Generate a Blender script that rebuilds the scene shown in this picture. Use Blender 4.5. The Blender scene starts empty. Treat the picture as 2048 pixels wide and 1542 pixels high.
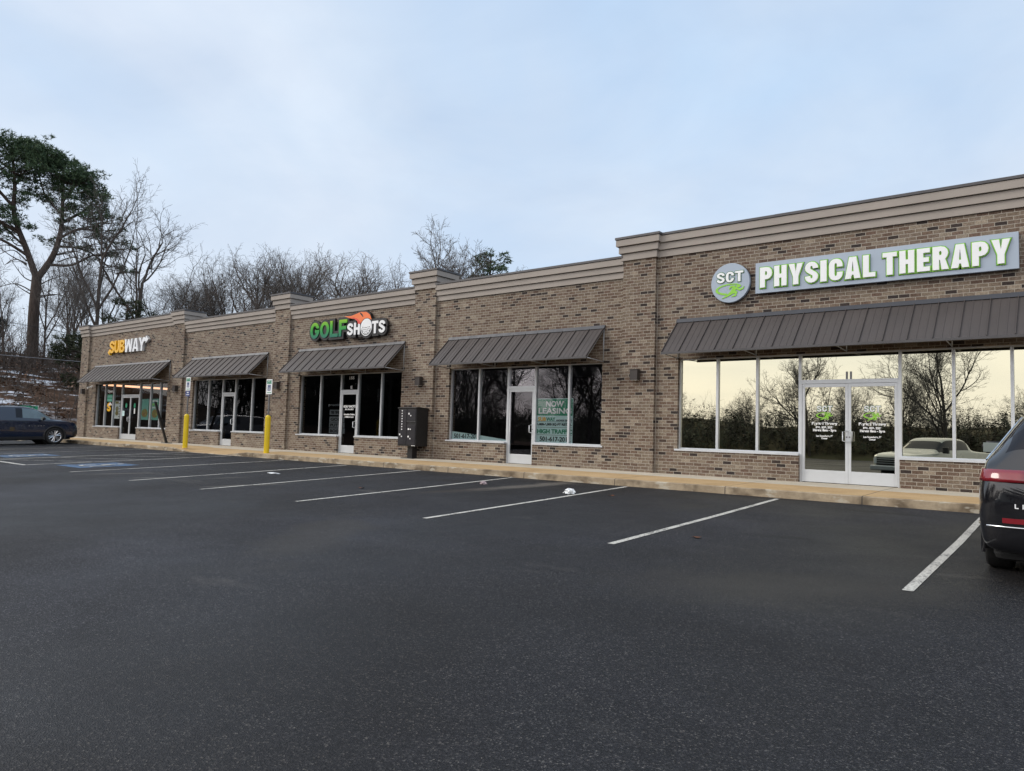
import bpy, bmesh, math, random
import numpy as np
from mathutils import Vector, Matrix, noise
from mathutils.bvhtree import BVHTree
from mathutils.geometry import interpolate_bezier

scene = bpy.context.scene
COL = scene.collection
R = math.radians

# ------------------------------------------------------------------ helpers
class MB:
    """collects geometry (world or local metres) for ONE mesh"""
    def __init__(s):
        s.v = []; s.f = []; s.m = []
    def add(s, verts, faces, mi=0):
        b = len(s.v)
        s.v += [tuple(p) for p in verts]
        s.f += [tuple(i + b for i in q) for q in faces]
        s.m += [mi] * len(faces)
        return s
    def box(s, x0, x1, y0, y1, z0, z1, mi=0):
        v = [(x0,y0,z0),(x1,y0,z0),(x1,y1,z0),(x0,y1,z0),(x0,y0,z1),(x1,y0,z1),(x1,y1,z1),(x0,y1,z1)]
        f = [(0,3,2,1),(4,5,6,7),(0,1,5,4),(1,2,6,5),(2,3,7,6),(3,0,4,7)]
        return s.add(v, f, mi)
    def prism(s, poly, a0, a1, axis='y', mi=0):
        """poly: list of 2d points; extruded along axis between a0 and a1"""
        n = len(poly)
        def P(p, a):
            if axis == 'y': return (p[0], a, p[1])
            if axis == 'x': return (a, p[0], p[1])
            return (p[0], p[1], a)
        v = [P(p, a0) for p in poly] + [P(p, a1) for p in poly]
        f = [tuple(range(n)), tuple(range(2*n-1, n-1, -1))]
        f += [(i, i+n, (i+1) % n + n, (i+1) % n) for i in range(n)]
        return s.add(v, f, mi)
    def tube(s, pts, r, n=8, mi=0, cap=True):
        pts = [Vector(p) for p in pts]
        rs = r if isinstance(r, (list, tuple)) else [r]*len(pts)
        rings = []
        for i, p in enumerate(pts):
            d = (pts[min(i+1, len(pts)-1)] - pts[max(i-1, 0)])
            if d.length < 1e-9: d = Vector((0,0,1))
            d.normalize()
            a = Vector((0,0,1)) if abs(d.z) < .9 else Vector((1,0,0))
            u = d.cross(a).normalized(); w = d.cross(u)
            rings.append([p + (u*math.cos(2*math.pi*k/n) + w*math.sin(2*math.pi*k/n))*rs[i] for k in range(n)])
        v = [q for rg in rings for q in rg]; f = []
        for i in range(len(pts)-1):
            for k in range(n):
                f.append((i*n+k, i*n+(k+1) % n, (i+1)*n+(k+1) % n, (i+1)*n+k))
        if cap:
            f.append(tuple(range(n-1, -1, -1))); f.append(tuple((len(pts)-1)*n+k for k in range(n)))
        return s.add(v, f, mi)
    def lathe(s, prof, c, axis='z', n=24, mi=0, cap=True):
        """prof: (radius, height) list"""
        v = []; f = []
        for (r, h) in prof:
            for k in range(n):
                a = 2*math.pi*k/n
                x, y = r*math.cos(a), r*math.sin(a)
                p = (x, y, h) if axis == 'z' else ((x, h, y) if axis == 'y' else (h, x, y))
                v.append((c[0]+p[0], c[1]+p[1], c[2]+p[2]))
        for i in range(len(prof)-1):
            for k in range(n):
                f.append((i*n+k, i*n+(k+1) % n, (i+1)*n+(k+1) % n, (i+1)*n+k))
        if cap: f.append(tuple(range(n-1, -1, -1))); f.append(tuple((len(prof)-1)*n+k for k in range(n)))
        return s.add(v, f, mi)
    def build(s, name, mat, parent=None, smooth=False, loc=None, bevel=0, recalc=True):
        me = bpy.data.meshes.new(name)
        off = Vector((0,0,0))
        if parent is not None:
            q = parent
            while q is not None:
                off += Vector(q.location); q = q.parent
        if loc is not None: off = Vector(loc)
        me.from_pydata([(x-off.x, y-off.y, z-off.z) for x, y, z in s.v], [], s.f)
        mats = mat if isinstance(mat, (list, tuple)) else [mat]
        for m_ in mats: me.materials.append(m_)
        if len(mats) > 1: me.polygons.foreach_set('material_index', s.m)
        if recalc:
            bm = bmesh.new(); bm.from_mesh(me)
            bmesh.ops.recalc_face_normals(bm, faces=bm.faces)
            bm.to_mesh(me); bm.free()
        if smooth: me.polygons.foreach_set('use_smooth', [True]*len(me.polygons))
        me.update()
        o = bpy.data.objects.new(name, me); COL.objects.link(o)
        if parent is not None: o.parent = parent
        elif loc is not None: o.location = loc
        if bevel:
            b = o.modifiers.new('edge', 'BEVEL'); b.width = bevel; b.segments = 2; b.limit_method = 'ANGLE'
        return o

def tag(o, label=None, cat=None, group=None, kind=None):
    if label: o['label'] = label
    if cat: o['category'] = cat
    if group: o['group'] = group
    if kind: o['kind'] = kind
    return o
def empty(name, loc, label, cat, group=None):
    o = bpy.data.objects.new(name, None); COL.objects.link(o)
    o.location = loc; o.empty_display_size = .2
    return tag(o, label, cat, group)
def copy_tree(o, parent=None):
    c = o.copy(); COL.objects.link(c)
    if parent is not None: c.parent = parent
    for ch in list(o.children): copy_tree(ch, c)
    return c

# ------------------------------------------------------------------ materials
class NT:
    def __init__(s, name):
        s.mat = bpy.data.materials.new(name); s.mat.use_nodes = True
        s.t = s.mat.node_tree; s.n = s.t.nodes; s.l = s.t.links
        s.b = s.n['Principled BSDF']; s.out = s.n['Material Output']
    def node(s, typ, **kw):
        x = s.n.new(typ)
        for k, v in kw.items(): setattr(x, k, v)
        return x
    def link(s, a, b): s.l.new(a, b)
    def val(s, sock, v):
        if hasattr(v, 'is_linked') or isinstance(v, bpy.types.NodeSocket): s.link(v, sock)
        else: sock.default_value = v
    def math(s, op, a, b=0.0, c=None):
        x = s.node('ShaderNodeMath', operation=op)
        s.val(x.inputs[0], a); s.val(x.inputs[1], b)
        if c is not None: s.val(x.inputs[2], c)
        return x.outputs[0]
    def pos(s):
        g = s.node('ShaderNodeNewGeometry'); return g.outputs['Position']
    def obj(s):
        g = s.node('ShaderNodeTexCoord'); return g.outputs['Object']
    def sep(s, vec):
        x = s.node('ShaderNodeSeparateXYZ'); s.link(vec, x.inputs[0]); return x.outputs
    def comb(s, a, b, c=0.0):
        x = s.node('ShaderNodeCombineXYZ'); s.val(x.inputs[0], a); s.val(x.inputs[1], b); s.val(x.inputs[2], c); return x.outputs[0]
    def noise(s, vec, scale, detail=3, rough=.55):
        x = s.node('ShaderNodeTexNoise'); x.inputs['Scale'].default_value = scale
        x.inputs['Detail'].default_value = detail; x.inputs['Roughness'].default_value = rough
        s.link(vec, x.inputs['Vector']); return x.outputs['Fac']
    def white(s, vec):
        x = s.node('ShaderNodeTexWhiteNoise'); x.noise_dimensions = '3D'; s.link(vec, x.inputs['Vector']); return x
    def ramp(s, fac, stops, interp='LINEAR'):
        x = s.node('ShaderNodeValToRGB'); x.color_ramp.interpolation = interp
        e = x.color_ramp.elements
        while len(e) < len(stops): e.new(.5)
        for i, (p, c) in enumerate(stops):
            e[i].position = p; e[i].color = (*c, 1) if len(c) == 3 else c
        s.link(fac, x.inputs[0]); return x.outputs[0]
    def mix(s, fac, a, b, mode='MIX'):
        x = s.node('ShaderNodeMix', data_type='RGBA', blend_type=mode)
        s.val(x.inputs[0], fac)
        for sock, v in ((x.inputs[6], a), (x.inputs[7], b)):
            if isinstance(v, tuple): sock.default_value = (*v[:3], 1)
            else: s.link(v, sock)
        return x.outputs[2]
    def maprange(s, v, a, b, c=0.0, d=1.0):
        x = s.node('ShaderNodeMapRange'); s.val(x.inputs[0], v)
        x.inputs[1].default_value = a; x.inputs[2].default_value = b; x.inputs[3].default_value = c; x.inputs[4].default_value = d
        return x.outputs[0]
    def bump(s, h, strength=.3, dist=.01):
        x = s.node('ShaderNodeBump'); x.inputs['Strength'].default_value = strength; x.inputs['Distance'].default_value = dist
        s.link(h, x.inputs['Height']); s.link(x.outputs[0], s.b.inputs['Normal'])
    def base(s, v):
        if isinstance(v, tuple): s.b.inputs['Base Color'].default_value = (*v[:3], 1)
        else: s.link(v, s.b.inputs['Base Color'])
    def set(s, rough=None, metal=None, spec=None, coat=None):
        if rough is not None: s.val(s.b.inputs['Roughness'], rough)
        if metal is not None: s.b.inputs['Metallic'].default_value = metal
        if spec is not None: s.b.inputs['Specular IOR Level'].default_value = spec
        if coat is not None: s.b.inputs['Coat Weight'].default_value = coat; s.b.inputs['Coat Roughness'].default_value = .03
        return s

def simple(name, col, rough=.5, metal=0.0, var=.12, scale=3.0, spec=.5, coat=None, bump=0.0):
    """painted / plastic / metal surface with uneven tone and gloss"""
    n = NT(name); p = n.obj()
    f = n.noise(p, scale, 5, .6)
    lo = tuple(c*(1-var) for c in col); hi = tuple(min(1, c*(1+var)) for c in col)
    n.base(n.ramp(f, [(.3, lo), (.7, hi)]))
    r = n.noise(p, scale*2.3, 3)
    n.set(rough=n.maprange(r, .3, .7, max(.02, rough-.06), min(1, rough+.08)), metal=metal, spec=spec, coat=coat)
    if bump: n.bump(n.noise(p, 40, 4), bump, .01)
    return n.mat

def brick_material():
    n = NT('brick'); x, y, z = n.sep(n.pos())
    u = n.math('ADD', x, y)
    wob = n.noise(n.pos(), 5, 2)
    z = n.math('ADD', z, n.maprange(wob, .3, .7, -.003, .003))
    rowf = n.math('DIVIDE', n.math('ADD', z, .01), .0762)
    row = n.math('FLOOR', rowf); fz = n.math('FRACT', rowf)
    uo = n.math('ADD', n.math('DIVIDE', u, .2032), n.math('MULTIPLY', n.math('MODULO', row, 2.0), .5))
    uo = n.math('ADD', uo, n.math('MULTIPLY', n.white(n.comb(row, 3.7, 1.0)).outputs['Value'], .12))
    colm = n.math('FLOOR', uo); fu = n.math('FRACT', uo)
    w = n.white(n.comb(colm, row, 5.0)); rnd = w.outputs['Value']; wc = n.sep(w.outputs['Color'])
    c = n.ramp(rnd, [(0, (.040,.034,.034)), (.08, (.055,.044,.041)), (.11, (.125,.09,.072)), (.24, (.165,.122,.095)),
                     (.38, (.20,.162,.128)), (.55, (.235,.20,.158)), (.70, (.20,.165,.135)), (.82, (.155,.108,.086)), (.90, (.22,.185,.15)), (.96, (.29,.255,.205)), (1, (.33,.29,.235))])
    sp = n.noise(n.pos(), 38, 5, .75); sp2 = n.noise(n.pos(), 14, 3, .6)
    c = n.mix(1.0, c, n.ramp(sp, [(.28, (.50,.47,.45)), (.5, (1,.99,.97)), (.72, (1.6,1.58,1.55))]), 'MULTIPLY')
    c = n.mix(1.0, c, n.ramp(sp2, [(.3, (.80,.76,.74)), (.7, (1.2,1.2,1.2))]), 'MULTIPLY')
    big = n.noise(n.pos(), .35, 3)
    c = n.mix(1.0, c, n.ramp(big, [(.3, (.76,.72,.70)), (.7, (.98,.97,.95))]), 'MULTIPLY')
    mz = n.math('GREATER_THAN', fz, .85); mu = n.math('GREATER_THAN', fu, .945)
    m = n.math('MAXIMUM', mz, mu)
    mort = n.ramp(sp, [(.3, (.29,.26,.215)), (.7, (.44,.405,.345))])
    n.base(n.mix(m, c, mort)); n.set(rough=.88, spec=.25)
    h = n.math('ADD', n.math('SUBTRACT', 1.0, m), n.math('MULTIPLY', sp, .35))
    n.bump(h, .55, .008)
    return n.mat

def asphalt_material():
    n = NT('asphalt'); p = n.pos()
    v1 = n.node('ShaderNodeTexVoronoi'); v1.inputs['Scale'].default_value = 120; n.link(p, v1.inputs['Vector'])
    v2 = n.node('ShaderNodeTexVoronoi'); v2.inputs['Scale'].default_value = 290; n.link(p, v2.inputs['Vector'])
    s1 = n.sep(v1.outputs['Color'])[0]; s2 = n.sep(v2.outputs['Color'])[0]
    agg = n.ramp(s1, [(0, (.004,.004,.005)), (.40, (.013,.0132,.0165)), (.78, (.029,.0295,.0345)), (.94, (.066,.066,.067)), (1, (.16,.155,.145))])
    fine = n.ramp(s2, [(0, (.4,.4,.42)), (.6, (.9,.9,.92)), (.95, (1.45,1.43,1.4)), (1, (1.7,1.66,1.6))])
    c = n.mix(1.0, agg, fine, 'MULTIPLY')
    big = n.noise(p, .16, 4, .6); mid = n.noise(p, 1.1, 5, .65)
    c = n.mix(1.0, c, n.ramp(big, [(.36, (.56,.52,.48)), (.5, (.82,.82,.83)), (.64, (1.16,1.20,1.32))]), 'MULTIPLY')
    c = n.mix(1.0, c, n.ramp(mid, [(.3, (.74,.73,.73)), (.7, (1.22,1.20,1.18))]), 'MULTIPLY')
    # pale dried-mud streaks, their own shape on the tarmac
    x, y, z = n.sep(p)
    st = n.noise(n.comb(n.math('MULTIPLY', x, .55), n.math('MULTIPLY', y, 1.5), 0.0), .55, 5, .6)
    c = n.mix(n.maprange(st, .64, .74, 0, .35), c, (.11,.10,.09))
    for (ex, ey, ax_, ay_, rot_, am, cl_) in ((-9.35,-4.1,1.55,.30,1.38,.75,(.14,.125,.105)), (-13.6,-7.9,.9,.16,1.2,.5,(.14,.125,.105)), (-18.2,-8.3,.9,.14,1.1,.5,(.14,.125,.105)), (-15.4,-7.2,.5,.1,1.2,.5,(.14,.125,.105)), (-16.6,-8.3,.6,.10,1.0,.5,(.14,.125,.105)), (-11.2,-4.2,.8,.30,.3,.8,(.012,.011,.010)), (-9.7,-5.6,1.0,.25,1.2,.55,(.045,.035,.028)), (-2.6,-3.5,.75,.14,-.1,.9,(.006,.006,.006)), (-6.1,-3.7,.5,.3,.2,.6,(.014,.013,.012)), (-3.0,-6.9,.5,.12,.2,.7,(.010,.010,.010)), (-14.9,-4.6,.6,.3,.4,.7,(.012,.012,.011)), (-2.2,-9.6,1.5,.7,.6,.4,(.045,.040,.032)), (-7.5,-10.5,1.8,.5,2.2,.4,(.05,.045,.038))):
        dx = n.math('SUBTRACT', x, ex); dy = n.math('SUBTRACT', y, ey); cr, sr = math.cos(rot_), math.sin(rot_)
        a_ = n.math('ADD', n.math('MULTIPLY', dx, cr/ax_), n.math('MULTIPLY', dy, sr/ax_)); b_ = n.math('ADD', n.math('MULTIPLY', dx, -sr/ay_), n.math('MULTIPLY', dy, cr/ay_))
        rr_ = n.math('SQRT', n.math('ADD', n.math('MULTIPLY', a_, a_), n.math('MULTIPLY', b_, b_)))
        k_ = n.maprange(n.math('ADD', rr_, n.math('MULTIPLY', n.math('SUBTRACT', mid, .5), 2.2)), 1.15, .5, 0, am)
        c = n.mix(k_, c, cl_)
    n.base(c)
    n.set(rough=n.maprange(n.noise(p, .3, 4), .3, .7, .50, .80), spec=.33)
    ch = n.noise(p, 3.3, 5, .7)
    h = n.math('ADD', n.math('MULTIPLY', v1.outputs['Distance'], 1.0), n.math('MULTIPLY', v2.outputs['Distance'], .4))
    n.bump(h, .55, .009)
    return n.mat

def concrete_material(name, lo, hi, joint=True, stain=(.16,.11,.07), kerb=False):
    n = NT(name); p = n.pos(); x, y, z = n.sep(p)
    f = n.noise(p, 1.3, 6, .65); g = n.noise(p, 30, 3)
    c = n.ramp(f, [(.3, lo), (.7, hi)])
    c = n.mix(1.0, c, n.ramp(g, [(.25, (.86,.85,.84)), (.75, (1.1,1.1,1.1))]), 'MULTIPLY')
    st = n.noise(n.comb(n.math('MULTIPLY', x, 1.0), n.math('MULTIPLY', y, .7), 0.0), .8, 5, .6)
    c = n.mix(n.maprange(st, .52, .72, 0, .55), c, stain)
    h = g
    if kerb:   # tyre and water marks running down the kerb face
        k = n.noise(n.comb(x, 0.0, n.math('MULTIPLY', z, 1.2)), 1.5, 3, .55)
        c = n.mix(n.maprange(k, .47, .62, 0, .72), c, (.075,.052,.032))
        k2 = n.noise(n.comb(x, 5.0, n.math('MULTIPLY', z, 3.0)), 2.4, 3, .6)
        c = n.mix(n.maprange(k2, .56, .62, 0, .75), c, (.50,.46,.37))
    if joint:
        fr = n.math('FRACT', n.math('DIVIDE', n.math('ADD', x, 1.95), 2.44))
        j = n.math('LESS_THAN', n.math('ABSOLUTE', n.math('SUBTRACT', fr, .5)), .0042)
        c = n.mix(n.math('MULTIPLY', j, .8), c, (.05,.045,.04))
        h = n.math('SUBTRACT', g, n.math('MULTIPLY', j, 2.0))
    n.base(c); n.set(rough=.85, spec=.3); n.bump(h, .25, .006)
    return n.mat

def paint_line_material(name, col, wear=.47):
    n = NT(name); p = n.pos()
    f = n.noise(p, 45, 4, .7); g = n.noise(p, 2.5, 4)
    k = n.math('ADD', f, n.math('MULTIPLY', n.math('SUBTRACT', g, .5), .55))
    m = n.maprange(k, wear-.13, wear-.02, 0, 1)
    c = n.ramp(f, [(.3, tuple(a*.75 for a in col)), (.7, col)])
    n.base(n.mix(m, (.05,.05,.052), c)); n.set(rough=.75, spec=.3)
    n.bump(f, .3, .004)
    return n.mat

def glass_material(name, tint, refl_col, f0, f90, inner=(.5,.55,.55)):
    n = NT(name); n.n.remove(n.b)
    tr = n.node('ShaderNodeBsdfTransparent'); tr.inputs[0].default_value = (*inner, 1)
    gl = n.node('ShaderNodeBsdfGlossy'); gl.inputs['Color'].default_value = (*refl_col, 1); gl.inputs['Roughness'].default_value = .004
    lw = n.node('ShaderNodeLayerWeight'); lw.inputs['Blend'].default_value = .35
    wv = n.node('ShaderNodeBump'); wv.inputs['Strength'].default_value = .02; wv.inputs['Distance'].default_value = .02
    n.link(n.noise(n.obj(), 1.1, 1), wv.inputs['Height']); n.link(wv.outputs[0], gl.inputs['Normal'])
    mx = n.node('ShaderNodeMixShader'); n.link(n.maprange(lw.outputs['Fresnel'], 0, 1, f0, f90), mx.inputs[0])
    n.link(tr.outputs[0], mx.inputs[1]); n.link(gl.outputs[0], mx.inputs[2]); n.link(mx.outputs[0], n.out.inputs[0])
    return n.mat

def emissive(name, col, strength):
    n = NT(name); n.base(col); n.b.inputs['Emission Color'].default_value = (*col, 1); n.b.inputs['Emission Strength'].default_value = strength
    return n.mat

def bark_material(name, lo, hi):
    n = NT(name); p = n.obj(); x, y, z = n.sep(p)
    f = n.noise(n.comb(n.math('MULTIPLY', x, 6.0), n.math('MULTIPLY', y, 6.0), z), 1.6, 5, .65)
    n.base(n.ramp(f, [(.3, lo), (.7, hi)])); n.set(rough=.9, spec=.2); n.bump(f, .6, .03)
    return n.mat

def leaf_material(name, stops):
    n = NT(name); g = n.node('ShaderNodeNewGeometry')
    f = n.noise(g.outputs['Position'], 1.3, 4)
    k = n.math('ADD', n.math('MULTIPLY', g.outputs['Random Per Island'], .55), n.math('MULTIPLY', f, .45))
    n.base(n.ramp(k, stops)); n.set(rough=.65, spec=.25)
    return n.mat

M = {}
M['brick'] = brick_material()
M['asphalt'] = asphalt_material()
M['kerb'] = concrete_material('kerb_concrete', (.34,.27,.185), (.45,.37,.26), True, (.17,.12,.07), True)
M['walk'] = concrete_material('tan_concrete', (.44,.295,.145), (.56,.395,.215), True, (.30,.185,.085))
M['walk_pale'] = concrete_material('pale_concrete', (.50,.45,.36), (.62,.57,.47), True, (.38,.31,.22))
M['stucco'] = simple('stucco', (.36,.325,.292), .85, var=.07, scale=1.2, spec=.2, bump=.15)
M['coping'] = simple('coping_metal', (.085,.082,.086), .5, .3)
M['awning'] = simple('awning_metal', (.076,.065,.061), .45, .15, var=.1, scale=1.0)
M['flashing'] = simple('slate_flashing', (.048,.052,.062), .45, .2)
M['awning_dark'] = simple('awning_under', (.03,.027,.026), .6)
M['steel'] = simple('bracket_steel', (.22,.22,.23), .4, .7)
M['alu'] = simple('aluminium_frame', (.66,.69,.72), .34, .35, var=.05, scale=2)
M['alu_dull'] = simple('aluminium_trim', (.42,.44,.46), .4, .4, var=.06)
M['chrome'] = simple('bright_metal', (.8,.8,.8), .14, 1.0, var=.03)
M['rubber'] = simple('black_rubber', (.012,.012,.012), .7)
M['black'] = simple('black_metal', (.012,.012,.013), .42, .0, var=.2, scale=6)
M['lampbox'] = simple('bronze_lamp', (.045,.038,.036), .5, .2)
M['white'] = simple('white_sheet', (.80,.82,.82), .5, var=.03)
M['line'] = paint_line_material('white_line_paint', (.62,.60,.54), .495)
M['line_old'] = paint_line_material('worn_line_paint', (.42,.41,.38), .56)
M['blue_paint'] = paint_line_material('blue_marking_paint', (.085,.165,.29), .545)
M['yellow'] = simple('yellow_bollard', (.78,.56,.012), .35, var=.07, scale=3)
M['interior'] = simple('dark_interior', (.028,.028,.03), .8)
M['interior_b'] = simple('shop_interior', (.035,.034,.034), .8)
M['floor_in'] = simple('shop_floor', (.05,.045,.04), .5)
M['text_white'] = simple('white_vinyl', (.85,.87,.88), .45, var=.02)
M['text_dim'] = simple('grey_vinyl', (.30,.32,.35), .5)
M['text_dark'] = simple('dark_print', (.025,.045,.05), .5)
M['glassS'] = glass_material('mirror_tint_glass', None, (1.0,.965,.75), .58, .92, (.10,.11,.10))
M['glassE'] = glass_material('clear_shop_glass', None, (.84,.82,.90), .07, .92, (.96,.98,.98))
M['glassD'] = glass_material('dim_shop_glass', None, (.7,.72,.78), .03, .55, (.55,.58,.58))
M['glassB'] = glass_material('shop_glass', None, (.75,.8,.82), .035, .5, (.80,.84,.84))

# ------------------------------------------------------------------ lettering (built-in font only)
OUT = -1.0
def text_geo(s, x0, x1, z0, z1, depth=.004, bold=0.0, space=1.0, slant=0.0):
    """glyph outlines stretched to the box, THEN thickened evenly by `bold` metres"""
    cu = bpy.data.curves.new('glyphs', 'FONT'); cu.body = s; cu.space_character = space; cu.shear = slant; cu.space_line = .9
    cu.align_x = 'CENTER' if '\n' in s else 'LEFT'
    cu.resolution_u = 4
    fo = bpy.data.objects.new('glyphs', cu); COL.objects.link(fo)
    dg = bpy.context.evaluated_depsgraph_get(); dg.update()
    c2 = fo.evaluated_get(dg).to_curve(dg).copy()
    loops = []
    for sp in c2.splines:
        bp = sp.bezier_points; L = []
        for i in range(len(bp)):
            p, q = bp[i], bp[(i+1) % len(bp)]
            ch = (q.co-p.co)
            straight = ch.length < 1e-6 or (max((p.handle_right-p.co).cross(ch).length, (q.handle_left-p.co).cross(ch).length)/ch.length < ch.length*.02)
            L += [p.co.copy()] if straight else [v.copy() for v in interpolate_bezier(p.co, p.handle_right, q.handle_left, q.co, 6)[:-1]]
        K = []
        for v in L:
            if not K or (v-K[-1]).length > .004: K.append(v)
        if (K[0]-K[-1]).length < .004: K.pop()
        if len(K) > 2: loops.append(K)
    bpy.data.curves.remove(c2)
    ax, bx = min(p.x for L in loops for p in L), max(p.x for L in loops for p in L); ay, by = min(p.y for L in loops for p in L), max(p.y for L in loops for p in L)
    kx = (x1-x0-2*bold)/max(1e-6, bx-ax); ky = (z1-z0-2*bold)/max(1e-6, by-ay)
    c2 = bpy.data.curves.new('outline', 'CURVE'); c2.dimensions = '2D'; c2.fill_mode = 'BOTH'; c2.extrude = depth/2
    for L in loops:
        P_ = [Vector(((q.x-ax)*kx + x0+bold, (q.y-ay)*ky + z0+bold)) for q in L]; n = len(P_); Q = []
        for i in range(n):
            e0 = (P_[i]-P_[i-1]); e1 = (P_[(i+1) % n]-P_[i])
            if e0.length < 1e-9: e0 = e1.copy()
            if e1.length < 1e-9: e1 = e0.copy()
            e0.normalize(); e1.normalize()
            n0 = Vector((-e0.y, e0.x)); n1 = Vector((-e1.y, e1.x)); m_ = n0+n1
            if m_.length < .2: m_ = n0
            m_.normalize(); Q.append(P_[i] + m_*(bold*OUT/max(.62, m_.dot(n0))))
        sp = c2.splines.new('POLY'); sp.points.add(n-1); sp.use_cyclic_u = True
        for i, q in enumerate(Q): sp.points[i].co = (q.x, q.y, 0, 1)
    co = bpy.data.objects.new('outline', c2); COL.objects.link(co)
    dg = bpy.context.evaluated_depsgraph_get(); dg.update()
    me = bpy.data.meshes.new_from_object(co.evaluated_get(dg))
    v = [(p.co.x, -p.co.z, p.co.y) for p in me.vertices]; fc = [tuple(p.vertices) for p in me.polygons]
    bpy.data.objects.remove(co); bpy.data.objects.remove(fo); bpy.data.meshes.remove(me)
    return v, fc
def text(name, s, x0, x1, z0, z1, y, mat, parent, depth=.004, bold=0.0, space=1.0, slant=0.0, rotz=None, back=True):
    v, f = text_geo(s, x0, x1, z0, z1, depth, bold, space, slant)
    mb = MB(); mb.add([(a, y - depth/2 + b if back else b+y, c) for a, b, c in v], f)
    return mb.build(name, mat, parent)

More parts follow.
